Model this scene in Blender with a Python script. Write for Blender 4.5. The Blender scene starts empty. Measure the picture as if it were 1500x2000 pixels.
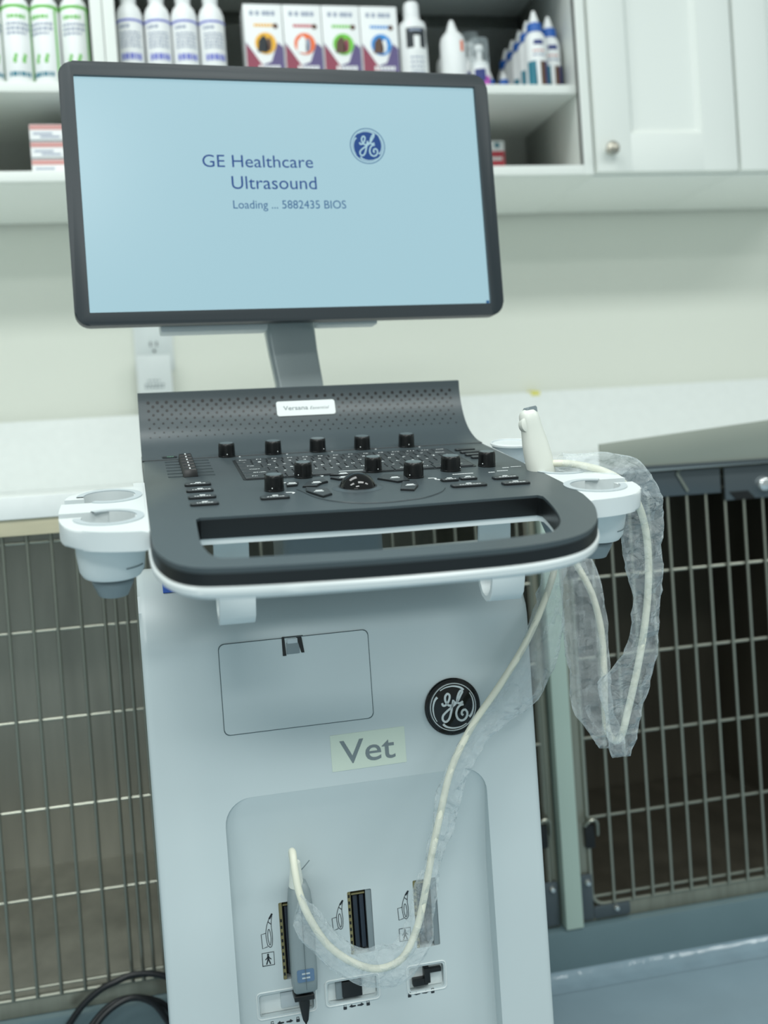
import bpy, bmesh, math, random
from mathutils import Matrix, Vector, noise
random.seed(7)
sc = bpy.context.scene
COL = sc.collection
PI = math.pi

# ------------------------------------------------------------------ camera, world, lights, exposure
def basis(yaw, pitch, roll):
    f = Vector((math.sin(yaw)*math.cos(pitch), math.cos(yaw)*math.cos(pitch), -math.sin(pitch)))
    r = Vector((math.cos(yaw), -math.sin(yaw), 0)); u = r.cross(f)
    return (math.cos(roll)*r+math.sin(roll)*u, -math.sin(roll)*r+math.cos(roll)*u, f)
cam = bpy.data.objects.new('camera', bpy.data.cameras.new('camera'))
COL.objects.link(cam); sc.camera = cam
cr, cu, cf_ = basis(.2147, .0253, -.069)
cam.matrix_world = Matrix(((cr.x, cu.x, -cf_.x, 0), (cr.y, cu.y, -cf_.y, 0), (cr.z, cu.z, -cf_.z, .7613), (0, 0, 0, 1)))
cam.data.sensor_fit = 'VERTICAL'; cam.data.sensor_height = 36; cam.data.sensor_width = 27
cam.data.lens = 2133.1*36/2000
cam.data.shift_y = -52.33/2000
cam.data.clip_start = .01
cam.data.dof.use_dof = True; cam.data.dof.focus_distance = 1.06; cam.data.dof.aperture_fstop = 3.6

sc.view_settings.view_transform = 'Standard'; sc.view_settings.look = 'None'
sc.view_settings.gamma = 1; sc.view_settings.use_curve_mapping = False
sc.view_settings.exposure = -0.12

w = bpy.data.worlds.new('room_light'); sc.world = w; w.use_nodes = True
w.node_tree.nodes['Background'].inputs[0].default_value = (.70, .82, .81, 1)
w.node_tree.nodes['Background'].inputs[1].default_value = .52
def area(name, loc, sx, sy, power, target=None, color=(.955, 1, .975)):
    l = bpy.data.lights.new(name, 'AREA'); l.shape = 'RECTANGLE'; l.size = sx; l.size_y = sy; l.energy = power; l.color = color
    o = bpy.data.objects.new(name, l); COL.objects.link(o); o.location = loc
    if target: o.rotation_euler = (Vector(target)-Vector(loc)).to_track_quat('-Z', 'Y').to_euler()
    return o
area('ceiling_lamp', (-.45, 1.0, 2.55), 1.2, .55, 20)
area('ceiling_lamp', (.8, -.45, 2.55), 1.3, .6, 32)
area('ceiling_lamp', (-1.5, -.45, 2.55), 1.3, .6, 29)
area('ceiling_lamp', (2.7, -.45, 2.55), 1.3, .6, 28)
area('ceiling_lamp', (-.4, -2.4, 2.55), 1.3, .6, 58)
area('added_fill_light', (-1.1, -2.5, 1.25), 1.6, 1.2, 8, (-.1, 1.6, .6))  # unseen fill light, added to brighten the kennel interiors and front faces

# ------------------------------------------------------------------ materials
def lin(c):
    return tuple(((v/255)/12.92 if v/255 <= .04045 else ((v/255+.055)/1.055)**2.4) for v in c)+(1,)
def mat(name, c, rough=.5, metal=0, spec=.5, noise_amt=0, scale=40, stretch=(1, 1, 1), bump=0, coat=0, emit=0):
    m = bpy.data.materials.new(name); m.use_nodes = True
    nt = m.node_tree; b = nt.nodes['Principled BSDF']
    b.inputs['Base Color'].default_value = lin(c); b.inputs['Roughness'].default_value = rough
    b.inputs['Metallic'].default_value = metal; b.inputs['Specular IOR Level'].default_value = spec
    b.inputs['Coat Weight'].default_value = coat
    if emit:
        b.inputs['Emission Color'].default_value = lin(c); b.inputs['Emission Strength'].default_value = emit
    if noise_amt or bump:
        tc = nt.nodes.new('ShaderNodeTexCoord'); mp = nt.nodes.new('ShaderNodeMapping'); n = nt.nodes.new('ShaderNodeTexNoise')
        mp.inputs['Scale'].default_value = stretch; n.inputs['Scale'].default_value = scale; n.inputs['Detail'].default_value = 4
        nt.links.new(tc.outputs['Object'], mp.inputs[0]); nt.links.new(mp.outputs[0], n.inputs['Vector'])
        if noise_amt:
            rr = nt.nodes.new('ShaderNodeValToRGB'); nt.links.new(n.outputs['Fac'], rr.inputs[0])
            k = 1-noise_amt
            rr.color_ramp.elements[0].position = .3; rr.color_ramp.elements[1].position = .7
            rr.color_ramp.elements[0].color = tuple(v*k for v in lin(c)[:3])+(1,); rr.color_ramp.elements[1].color = lin(c)
            nt.links.new(rr.outputs[0], b.inputs['Base Color'])
        if bump:
            bn = nt.nodes.new('ShaderNodeBump'); bn.inputs['Strength'].default_value = bump; bn.inputs['Distance'].default_value = .002
            nt.links.new(n.outputs['Fac'], bn.inputs['Height']); nt.links.new(bn.outputs[0], b.inputs['Normal'])
    return m
M = {}
M['wall'] = mat('painted_wall', (228, 231, 221), .6, noise_amt=.02, scale=3)
M['cabinet'] = mat('white_cabinet_paint', (232, 236, 231), .45)
M['quartz'] = mat('speckled_quartz', (238, 242, 240), .3, noise_amt=.04, scale=60)
M['wood'] = mat('beige_laminate', (206, 199, 170), .5, noise_amt=.1, scale=18, stretch=(1, 6, 6))
M['steel'] = mat('brushed_steel', (160, 160, 146), .38, .75, noise_amt=.2, scale=9, stretch=(9, 1, .5))
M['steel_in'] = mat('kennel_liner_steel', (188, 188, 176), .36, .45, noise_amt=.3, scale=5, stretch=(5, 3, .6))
M['liner_shade_tint'] = mat('shade_tinted_kennel_liner', (104, 100, 88), .42, .45, noise_amt=.3, scale=5, stretch=(5, 3, .6))  # same liner steel, coloured darker to paint in the right kennel's interior shade
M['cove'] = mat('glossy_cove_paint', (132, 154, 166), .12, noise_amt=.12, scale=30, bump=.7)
M['rod'] = mat('steel_rod', (158, 160, 148), .3, .85)
M['panel'] = mat('grey_metal_panel', (150, 156, 146), .5, .3, noise_amt=.06, scale=6)
M['plate'] = mat('dark_steel_plate', (96, 104, 108), .35, .7)
M['post'] = mat('pale_green_post', (172, 192, 182), .5)
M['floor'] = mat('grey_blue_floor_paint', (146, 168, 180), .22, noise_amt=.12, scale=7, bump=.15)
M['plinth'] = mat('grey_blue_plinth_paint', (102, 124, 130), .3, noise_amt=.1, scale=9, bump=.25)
M['white'] = mat('white_plastic', (219, 226, 226), .38)
M['cartwhite'] = mat('cart_white_plastic', (198, 209, 211), .36)
M['white2'] = mat('bright_white_plastic', (220, 226, 226), .35)
M['lgrey'] = mat('light_grey_plastic', (186, 196, 200), .4)
M['cupgrey'] = mat('cup_inner_grey', (158, 170, 174), .45)
M['grey'] = mat('grey_plastic', (128, 140, 144), .35)
M['armgrey'] = mat('satin_grey_arm', (160, 170, 172), .25, .3)
M['console'] = mat('charcoal_console_plastic', (68, 78, 82), .36, noise_amt=.06, scale=900, bump=.04)
M['bezel'] = mat('charcoal_bezel_plastic', (40, 49, 54), .42)
M['black'] = mat('black_plastic', (16, 18, 19), .35)
M['key'] = mat('key_plastic', (52, 58, 61), .35)
M['darkkey'] = mat('dark_key_edge', (26, 30, 32), .4)
M['knob'] = mat('black_knob', (14, 16, 17), .28)
M['knobtop'] = mat('knob_top', (96, 108, 112), .3)
M['ball'] = mat('trackball_gloss', (58, 58, 58), .04, .9)
M['mark'] = mat('white_print', (235, 240, 240), .5)
M['greenmark'] = mat('green_print', (150, 225, 190), .5)
M['ink'] = mat('dark_print', (34, 42, 48), .6)
M['inkgrey'] = mat('grey_print', (120, 132, 136), .6)
M['sticker'] = mat('pale_label_film', (210, 222, 208), .5)
M['chrome'] = mat('bright_metal', (225, 228, 228), .15, .9)
M['cable'] = mat('cream_cable', (232, 232, 214), .4)
M['probewhite'] = mat('probe_white', (226, 229, 220), .35)
M['connector'] = mat('connector_grey', (138, 150, 153), .4)
M['bluelabel'] = mat('blue_label', (92, 120, 150), .5)
M['gold'] = mat('connector_gold', (150, 140, 100), .4, .6)
M['slotblue'] = mat('slot_blue', (36, 46, 58), .4)
M['bluesticker'] = mat('blue_sticker', (28, 84, 178), .5)
M['cord'] = mat('black_cord', (22, 26, 30), .4)
M['bwhite'] = mat('bottle_white', (238, 240, 240), .4)
M['green'] = mat('bottle_green', (104, 190, 70), .5)
M['blue'] = mat('cap_blue', (22, 92, 178), .4)
M['navy'] = mat('bottle_navy', (34, 52, 120), .5)
M['violet'] = mat('band_violet', (110, 118, 200), .5)
M['text'] = mat('label_text', (150, 160, 180), .6)
M['purple'] = mat('carton_purple', (92, 80, 128), .5)
M['maroon'] = mat('carton_maroon', (146, 62, 84), .5)
M['amber'] = mat('carton_amber', (240, 180, 50), .5)
M['orange'] = mat('carton_orange', (240, 110, 50), .5)
M['lime'] = mat('carton_green', (110, 200, 60), .5)
M['sky'] = mat('carton_blue', (40, 140, 215), .5)
M['brown'] = mat('carton_brown', (92, 64, 50), .5)
M['magenta'] = mat('liquid_magenta', (196, 90, 190), .4)
M['red'] = mat('carton_red', (196, 62, 76), .5)
M['pinkred'] = mat('faded_red', (208, 150, 146), .5)
M['teal'] = mat('teal_print', (40, 120, 140), .5)
M['yellow'] = mat('yellow_tape', (226, 220, 110), .5)
M['silver'] = mat('emblem_silver', (218, 224, 224), .3, .25)
M['nickel'] = mat('nickel_knob', (176, 172, 160), .3, .8)
M['seam'] = mat('seam_dark', (92, 106, 110), .7)
M['tan'] = mat('tan_cardboard', (196, 200, 180), .6)
def screen_mat(name, c, e=1.0):
    m = mat(name, (8, 9, 10), .25); b = m.node_tree.nodes['Principled BSDF']
    b.inputs['Emission Color'].default_value = lin(c); b.inputs['Emission Strength'].default_value = e
    return m
M['screen'] = screen_mat('lit_screen', (169, 208, 220))
M['scrblue'] = screen_mat('lit_screen_blue', (8, 66, 138))
M['scrblue2'] = screen_mat('lit_screen_soft_blue', (44, 96, 146))
def clear_mat(name, tint, lo, hi, rough):
    m = bpy.data.materials.new(name); m.use_nodes = True; nt = m.node_tree; nt.nodes.clear()
    out = nt.nodes.new('ShaderNodeOutputMaterial'); mx = nt.nodes.new('ShaderNodeMixShader'); tr = nt.nodes.new('ShaderNodeBsdfTransparent')
    pr = nt.nodes.new('ShaderNodeBsdfPrincipled'); pr.inputs['Base Color'].default_value = lin(tint); pr.inputs['Roughness'].default_value = rough
    lw = nt.nodes.new('ShaderNodeLayerWeight'); lw.inputs[0].default_value = .35
    mr = nt.nodes.new('ShaderNodeMapRange'); mr.inputs['To Min'].default_value = lo; mr.inputs['To Max'].default_value = hi
    tc = nt.nodes.new('ShaderNodeTexCoord'); n = nt.nodes.new('ShaderNodeTexNoise'); n.inputs['Scale'].default_value = 60; n.inputs['Detail'].default_value = 4; n.inputs['Distortion'].default_value = 1.2
    bn = nt.nodes.new('ShaderNodeBump'); bn.inputs['Strength'].default_value = 1.0; bn.inputs['Distance'].default_value = .010
    nt.links.new(tc.outputs['Object'], n.inputs['Vector']); nt.links.new(n.outputs['Fac'], bn.inputs['Height'])
    nt.links.new(bn.outputs[0], pr.inputs['Normal'])
    nt.links.new(lw.outputs['Facing'], mr.inputs['Value']); nt.links.new(mr.outputs[0], mx.inputs[0])
    nt.links.new(tr.outputs[0], mx.inputs[1]); nt.links.new(pr.outputs[0], mx.inputs[2]); nt.links.new(mx.outputs[0], out.inputs[0])
    return m
M['film'] = clear_mat('clear_plastic_film', (222, 232, 235), .16, .74, .06)
M['clearcap'] = clear_mat('clear_bottle_cap', (214, 226, 230), .12, .6, .1)

# ------------------------------------------------------------------ mesh helpers
WORLD = {}
class MB:
    """collects shapes in one bmesh; every shape takes a material key"""
    def __init__(s): s.bm = bmesh.new(); s.keys = []
    def k(s, key):
        if key not in s.keys: s.keys.append(key)
        return s.keys.index(key)
    def face(s, pts, key):
        f = s.bm.faces.new([s.bm.verts.new(p) for p in pts]); f.material_index = s.k(key); return f
    def grid(s, rings, key, closed=True, caps=True):
        i = s.k(key); V = [[s.bm.verts.new(p) for p in r] for r in rings]; n = len(V[0])
        for a, b in zip(V[:-1], V[1:]):
            for j in range(n if closed else n-1):
                f = s.bm.faces.new((a[j], a[(j+1) % n], b[(j+1) % n], b[j])); f.material_index = i
        if caps and closed:
            for r in (V[0][::-1], V[-1]):
                f = s.bm.faces.new(r); f.material_index = i
        return V
    def box(s, x0, x1, y0, y1, z0, z1, key, bevel=0):
        i = s.k(key)
        before = set(s.bm.faces)
        v = [s.bm.verts.new((x, y, z)) for x in (x0, x1) for y in (y0, y1) for z in (z0, z1)]
        fs = [(0, 1, 3, 2), (4, 6, 7, 5), (0, 4, 5, 1), (2, 3, 7, 6), (0, 2, 6, 4), (1, 5, 7, 3)]
        F = [s.bm.faces.new([v[j] for j in f]) for f in fs]
        if bevel:
            E = {e for f in F for e in f.edges}
            bmesh.ops.bevel(s.bm, geom=list(E), offset=bevel, segments=2, affect='EDGES', profile=.6)
        for f in s.bm.faces:
            if f not in before: f.material_index = i
    def prism(s, poly, z0, z1, key, T=None, bevel=0, seg=2, both=False):
        """polygon in local XY, from z0 to z1 along local Z, T maps to the mesh's space"""
        T = T or Matrix.Identity(4); i = s.k(key); before = set(s.bm.faces)
        a = [s.bm.verts.new(T @ Vector((p[0], p[1], z0))) for p in poly]
        b = [s.bm.verts.new(T @ Vector((p[0], p[1], z1))) for p in poly]
        n = len(poly)
        top = s.bm.faces.new(b); bot = s.bm.faces.new(a[::-1])
        for j in range(n): s.bm.faces.new((a[j], a[(j+1) % n], b[(j+1) % n], b[j]))
        if bevel:
            E = set(top.edges) | (set(bot.edges) if both else set())
            bmesh.ops.bevel(s.bm, geom=list(E), offset=bevel, segments=seg, affect='EDGES', profile=.5)
        for f in s.bm.faces:
            if f not in before: f.material_index = i
    def lathe(s, prof, key, T=None, n=24, a0=0, a1=2*PI):
        """profile of (radius, height)"""
        T = T or Matrix.Identity(4); full = abs(a1-a0-2*PI) < 1e-6
        rings = []
        for r, h in prof:
            r = max(r, 1e-5)
            rings.append([T @ Vector((r*math.cos(a0+(a1-a0)*j/(n if full else n-1)), r*math.sin(a0+(a1-a0)*j/(n if full else n-1)), h)) for j in range(n)])
        s.grid(rings, key, closed=full, caps=full)
    def tube(s, pts, r, key, n=10, closed=False, flat=1.0):
        pts = [Vector(p) for p in pts]; m = len(pts); rings = []
        rr = r if isinstance(r, (list, tuple)) else [r]*m
        up = None
        for j, p in enumerate(pts):
            t = (pts[(j+1) % m]-pts[j-1]) if closed else (pts[min(j+1, m-1)]-pts[max(j-1, 0)])
            t.normalize()
            if up is None: up = Vector((0, 0, 1)) if abs(t.z) < .9 else Vector((1, 0, 0))
            x = t.cross(up); x = x.normalized() if x.length > 1e-6 else t.orthogonal().normalized()
            up = x.cross(t).normalized()
            rings.append([p+rr[j]*(math.cos(2*PI*q/n)*x+flat*math.sin(2*PI*q/n)*up) for q in range(n)])
        if closed: s.grid(rings+[rings[0]], key, caps=False)
        else: s.grid(rings, key)
    def rod(s, a, b, r, key, n=8): s.tube([a, b], r, key, n)
    def ball(s, c, r, key, T=None, u=20, v=12):
        T = T or Matrix.Identity(4)
        s.lathe([(r*math.sin(PI*j/v), -r*math.cos(PI*j/v)) for j in range(v+1)], key, T @ Matrix.Translation(c), u)
    def build(s, name, parent=None, world=None, smooth=35):
        bmesh.ops.remove_doubles(s.bm, verts=s.bm.verts, dist=1e-6)
        bmesh.ops.recalc_face_normals(s.bm, faces=s.bm.faces)
        me = bpy.data.meshes.new(name); s.bm.to_mesh(me); s.bm.free()
        for k in s.keys: me.materials.append(M[k])
        return link(name, me, parent, world, smooth)
def shade(me, smooth):
    if not smooth: return
    me.polygons.foreach_set('use_smooth', [True]*len(me.polygons))
    bm = bmesh.new(); bm.from_mesh(me); lim = math.radians(smooth)
    for e in bm.edges:
        e.smooth = not (len(e.link_faces) == 2 and e.calc_face_angle(0) > lim)
    bm.to_mesh(me); bm.free()
def link(name, me, parent=None, world=None, smooth=35):
    shade(me, smooth)
    o = bpy.data.objects.new(name, me); COL.objects.link(o); place(o, parent, world); return o
def place(o, parent=None, world=None):
    wm = world if world is not None else (WORLD[parent.name] if parent else Matrix.Identity(4))
    WORLD[o.name] = wm.copy()
    if parent: o.parent = parent; o.matrix_basis = WORLD[parent.name].inverted() @ wm
    else: o.matrix_basis = wm
def thing(name, label, cat, world=None, group=None):
    o = bpy.data.objects.new(name, None); COL.objects.link(o); o.empty_display_size = .05
    place(o, None, world if world is not None else Matrix.Identity(4)); return tag(o, label, cat, group)
def tag(o, label, cat, group=None):
    o['label'] = label; o['category'] = cat
    if group: o['group'] = group
    return o
def struct(o): o['kind'] = 'structure'; return o
def dup(root, world, label, group=None):
    """copy of a thing with its parts and sub-parts"""
    r = root.copy(); COL.objects.link(r); place(r, None, world); r['label'] = label
    if group: r['group'] = group
    def kids(src, dst):
        for ch in [c for c in bpy.data.objects if c.parent == src]:
            c = ch.copy(); COL.objects.link(c); c.parent = dst; WORLD[c.name] = WORLD[dst.name] @ c.matrix_basis
            kids(ch, c)
    kids(root, r); return r
def boolean(o, cutters):
    """cuts the cutter meshes out of o and keeps the result as o's mesh"""
    for c in cutters:
        md = o.modifiers.new('cut', 'BOOLEAN'); md.operation = 'DIFFERENCE'; md.object = c; md.solver = 'EXACT'
    dg = bpy.context.evaluated_depsgraph_get(); dg.update()
    me = bpy.data.meshes.new_from_object(o.evaluated_get(dg)); o.modifiers.clear(); o.data = me
    for c in cutters:
        d = c.data; bpy.data.objects.remove(c); bpy.data.meshes.remove(d)
    shade(me, 35)
def rrect(x0, x1, y0, y1, r, n=6):
    out = []
    for cx, cy, a in ((x1-r, y1-r, 0), (x0+r, y1-r, PI/2), (x0+r, y0+r, PI), (x1-r, y0+r, 1.5*PI)):
        out += [(cx+r*math.cos(a+PI/2*j/n), cy+r*math.sin(a+PI/2*j/n)) for j in range(n+1)]
    return out
def circ(r, n=32, cx=0, cy=0): return [(cx+r*math.cos(2*PI*j/n), cy+r*math.sin(2*PI*j/n)) for j in range(n)]
def spline(pts, sub=6, closed=False):
    P = [Vector(p) for p in pts]; n = len(P); out = []
    for i in range(n if closed else n-1):
        if closed: p0, p1, p2, p3 = P[i-1], P[i], P[(i+1) % n], P[(i+2) % n]
        else: p0, p1, p2, p3 = P[max(i-1, 0)], P[i], P[i+1], P[min(i+2, n-1)]
        for j in range(sub):
            t = j/sub
            out.append(.5*((2*p1)+(p2-p0)*t+(2*p0-5*p1+4*p2-p3)*t*t+(3*p1-p0-3*p2+p3)*t**3))
    if not closed: out.append(P[-1])
    return out
def ribbon(mb, pts, wd, key, T, h=.0002, sub=5, spl=True, taper=False):
    """flat stroke along 2-D points, thin but solid, mapped by T"""
    q = spline([(p[0], p[1], 0) for p in pts], sub) if spl and len(pts) > 2 else [Vector((p[0], p[1], 0)) for p in pts]
    L, Rr = [], []
    m = len(q)
    for j, p in enumerate(q):
        t = (q[min(j+1, m-1)]-q[max(j-1, 0)]).normalized(); nrm = Vector((-t.y, t.x, 0))
        ww = wd*(1-.75*j/(m-1)) if taper else wd
        L.append(p+nrm*ww/2); Rr.append(p-nrm*ww/2)
    rings = [[T @ Vector((a.x, a.y, 0)), T @ Vector((b.x, b.y, 0)), T @ Vector((b.x, b.y, h)), T @ Vector((a.x, a.y, h))] for a, b in zip(L, Rr)]
    mb.grid(rings, key)
_tc = {}
def glyphs(s, bold=0, shear=0):
    if (s, bold, shear) in _tc: return _tc[(s, bold, shear)]
    cu = bpy.data.curves.new('t', 'FONT'); cu.body = s; cu.size = 1; cu.offset = bold; cu.resolution_u = 4; cu.shear = shear
    o = bpy.data.objects.new('t', cu); COL.objects.link(o); dg = bpy.context.evaluated_depsgraph_get(); dg.update()
    me = bpy.data.meshes.new_from_object(o.evaluated_get(dg))
    res = ([tuple(v.co) for v in me.vertices], [tuple(p.vertices) for p in me.polygons])
    bpy.data.objects.remove(o); bpy.data.curves.remove(cu); bpy.data.meshes.remove(me)
    _tc[(s, bold, shear)] = res; return res
CAP = None
def text(mb, s, x, y, width, cap, key, T, h=.0003, bold=0, shear=0):
    """lettering: left end x, baseline y, total width and cap height in local XY"""
    global CAP
    if CAP is None:
        vv = glyphs('H')[0]; CAP = max(v[1] for v in vv)-min(v[1] for v in vv)
    V, F = glyphs(s, bold, shear)
    x0 = min(v[0] for v in V); x1 = max(v[0] for v in V); sx = width/(x1-x0); sy = cap/CAP; i = mb.k(key)
    vs = [mb.bm.verts.new(T @ Vector((x+(v[0]-x0)*sx, y+v[1]*sy, h))) for v in V]
    for f in F:
        try: fc = mb.bm.faces.new([vs[j] for j in f]); fc.material_index = i
        except ValueError: pass
def axes(o, x, y, z): return Matrix(((x[0], y[0], z[0], o[0]), (x[1], y[1], z[1], o[1]), (x[2], y[2], z[2], o[2]), (0, 0, 0, 1)))
def tr(x, y, z): return Matrix.Translation((x, y, z))
FRONT = axes((0, 0, 0), (1, 0, 0), (0, 0, 1), (0, -1, 0))   # local XY drawn on a face that looks towards -Y
def front(x, y, z): return tr(x, y, z) @ FRONT

# ------------------------------------------------------------------ the room
mb = MB(); mb.box(-2.6, 3.6, 2.0876, 2.2, -.05, 2.7, 'wall'); struct(mb.build('wall_back'))
mb = MB(); mb.box(-3.5, 4.5, -2.6, 2.2, -.06, 0, 'floor'); struct(mb.build('floor'))
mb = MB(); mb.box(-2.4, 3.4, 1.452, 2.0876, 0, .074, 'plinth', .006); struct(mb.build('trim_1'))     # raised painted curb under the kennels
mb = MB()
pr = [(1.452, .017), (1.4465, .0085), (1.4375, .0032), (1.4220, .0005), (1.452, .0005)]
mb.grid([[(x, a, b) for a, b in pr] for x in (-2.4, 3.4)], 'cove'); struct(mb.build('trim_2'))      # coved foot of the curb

# ------------------------------------------------------------------ countertop, backsplash, front strips
mb = MB(); mb.box(-2.2, 3.2, 1.446, 2.0866, .715, .744, 'quartz', .002)
tag(mb.build('countertop'), 'white speckled stone countertop running along the wall above the kennels', 'countertop')
mb = MB(); mb.box(-2.2, 3.2, 2.066, 2.0872, .7442, .871, 'quartz', .0015)
tag(mb.build('backsplash'), 'low white speckled stone backsplash along the wall behind the countertop', 'backsplash')
mb = MB(); mb.box(-2.2, .56, 1.4505, 1.4590, .694, .7148, 'wood', .001)
tag(mb.build('wood_strip'), 'beige wooden strip under the countertop edge above the left kennels', 'trim strip')
mb = MB()
mb.prism([(.629, .722), (1.45, .7145), (1.45, .816), (.629, .759)], 0, .004, 'panel', front(0, 1.4455, 0), .0008)
mb.prism([(.629, .7185), (1.45, .711), (1.45, .7165), (.629, .724)], 0, .007, 'plate', front(0, 1.4455, 0))
tag(mb.build('metal_panel'), 'plain grey metal panel along the countertop edge at the right, taller towards the right', 'metal panel')

# ------------------------------------------------------------------ kennels
ROWS = [.6835-.1146*i for i in range(6)]
def kennel(label, x0, x1, bars, door_x0, door_x1, key, plates=(), latches=(), hoods=False, bolts=()):
    t = thing('kennel', label, 'kennel', tr((x0+x1)/2, 1.47, .0745))
    W = Matrix.Identity(4); zb, zt = .0745, .7145
    mb = MB()
    th = .004
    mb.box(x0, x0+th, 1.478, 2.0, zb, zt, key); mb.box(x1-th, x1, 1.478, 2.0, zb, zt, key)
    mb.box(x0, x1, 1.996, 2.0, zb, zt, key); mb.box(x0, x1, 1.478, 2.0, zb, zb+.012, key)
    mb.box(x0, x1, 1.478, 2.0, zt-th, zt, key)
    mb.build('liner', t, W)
    mb = MB()
    mb.box(x0, x1, 1.4665, 1.478, zb, .0965, 'steel', .001)
    mb.box(x0, x0+.016, 1.4665, 1.478, .097, .6955, 'steel', .001); mb.box(x1-.016, x1, 1.4665, 1.478, .097, .6955, 'steel', .001)
    mb.box(x0, x1, 1.472, 1.478, .696, zt, 'steel', .001)
    mb.build('face_frame', t, W)
    mb = MB()
    mb.tube([Vector((p[0], 1.466, p[1])) for p in rrect(door_x0, door_x1, .0985, .70, .018, 6)], .0032, 'rod', 8, True)
    d = mb.build('door', t, W)
    for x in bars:
        mb = MB(); mb.rod((x, 1.4618, .0985), (x, 1.4618, .70), .0023, 'rod'); mb.build('bar', d, W)
    for z in ROWS:
        mb = MB(); mb.rod((door_x0, 1.466, z), (door_x1, 1.466, z), .0024, 'rod'); mb.build('crossbar', d, W)
    for (a, b, c, e) in plates:
        mb = MB(); mb.prism(rrect(a, b, c, e, .004, 3), 0, .0035, 'plate', front(0, 1.4655, 0), .0006); mb.build('corner_plate', t, W)
    for (bx, bz) in bolts:
        mb = MB(); mb.lathe([(.0001, .006), (.003, .0055), (.0046, .003), (.005, 0)], 'chrome', front(bx, 1.4618, bz), 14); mb.build('bolt', t, W)
    for (lx, lz) in latches:
        mb = MB(); mb.box(lx-.010, lx+.004, 1.4605, 1.4655, lz-.03, lz+.004, 'black', .001)
        mb.tube(spline([(lx-.012, 1.458, lz+.004), (lx-.004, 1.454, lz+.012), (lx+.006, 1.456, lz+.009), (lx+.008, 1.46, lz-.012)], 4), .0026, 'rod')
        mb.build('latch', t, W)
    return t
kx = [-.0632-.0299*i for i in range(14)]
kennel('steel kennel with a wire door at the left, under the beige strip', -.505, .1005, kx+[-.049, -.0350, -.0210, -.0070, .0230, .0530], -.492, .0880, 'steel_in')
kennel('steel kennel with a wire door behind the ultrasound cart, left of the pale green post', .1015, .5335, [.1445+.03*i for i in range(13)], .1140, .522, 'steel_in',
       plates=[(.497, .532, .078, .142)], bolts=[(.5225, .1315)], latches=[(.517, .222), (.517, .62)])
k3 = kennel('steel kennel with a wire door and shade-tinted liner, right of the pale green post', .5655, 1.090, [.6158+.03045*i for i in range(15)], .5838, 1.072, 'liner_shade_tint',
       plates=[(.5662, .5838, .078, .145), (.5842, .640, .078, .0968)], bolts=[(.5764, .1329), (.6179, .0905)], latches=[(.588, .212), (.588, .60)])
W0 = Matrix.Identity(4)
mb = MB(); mb.prism([(.640, .714), (.8195, .7125), (.8195, .676), (.72, .677), (.66, .690)], 0, .006, 'plate', front(0, 1.4595, 0), .001)
mb.rod((.75, 1.452, .7095), (.7655, 1.452, .682), .0022, 'rod'); mb.rod((.75, 1.452, .7095), (.757, 1.456, .7125), .0022, 'rod'); mb.build('top_plate', k3, W0)
mb = MB(); mb.box(.826, .96, 1.4535, 1.4595, .664, .7125, 'plate', .001)
mb.prism([(.832, .676), (.862, .676), (.874, .664), (.842, .664)], 0, .0015, 'black', front(0, 1.4535, 0))
lt = mb.build('latch_plate', k3, W0)
mb = MB(); mb.lathe([(.0001, .010), (.007, .010), (.010, .008), (.012, .003), (.012, 0)], 'chrome', front(.8875, 1.4535, .684), 20); mb.build('round_latch', lt, W0)
mb = MB(); mb.box(.5365, .5625, 1.450, 1.50, .0745, .7145, 'post', .0015)
tag(mb.build('divider_post'), 'narrow pale green upright post between two kennels at the right', 'post')

# ------------------------------------------------------------------ wall cabinets
def open_cabinet(label, x0, x1):
    t = thing('open_shelf_cabinet', label, 'cabinet', tr((x0+x1)/2, 1.784, 1.228)); W = W0
    z0, z1, st = 1.228, 1.95, .0185
    mb = MB()
    mb.box(x0, x0+.016, 1.797, 2.075, z0, z1, 'cabinet'); mb.box(x1-.016, x1, 1.797, 2.075, z0, z1, 'cabinet')
    mb.box(x0+.016, x1-.016, 2.065, 2.075, z0, z1, 'cabinet'); mb.box(x0+.016, x1-.016, 1.797, 2.065, z0, z0+.016, 'cabinet')
    mb.box(x0+.016, x1-.016, 1.797, 2.065, z1-.016, z1, 'cabinet'); mb.build('body', t, W)
    mb = MB()
    mb.box(x0, x0+st, 1.784, 1.797, z0, z1, 'cabinet', .001); mb.box(x1-st, x1, 1.784, 1.797, z0, z1, 'cabinet', .001)
    mb.box(x0+st, x1-st, 1.784, 1.797, z0, z0+.0165, 'cabinet', .001); mb.box(x0+st, x1-st, 1.784, 1.797, z1-.02, z1, 'cabinet', .001); mb.build('face_frame', t, W)
    for z in (1.372, 1.612):
        mb = MB(); mb.box(x0+.0165, x1-.0165, 1.799, 2.0645, z, z+.016, 'cabinet', .0015); mb.build('shelf', t, W)
    return t
open_cabinet('white open wall cabinet at the left, with green-ringed spray cans on its shelf', -.86, -.0125)
open_cabinet('white open wall cabinet behind the monitor, with cartons and bottles on its shelf', -.0115, .8015)
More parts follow.
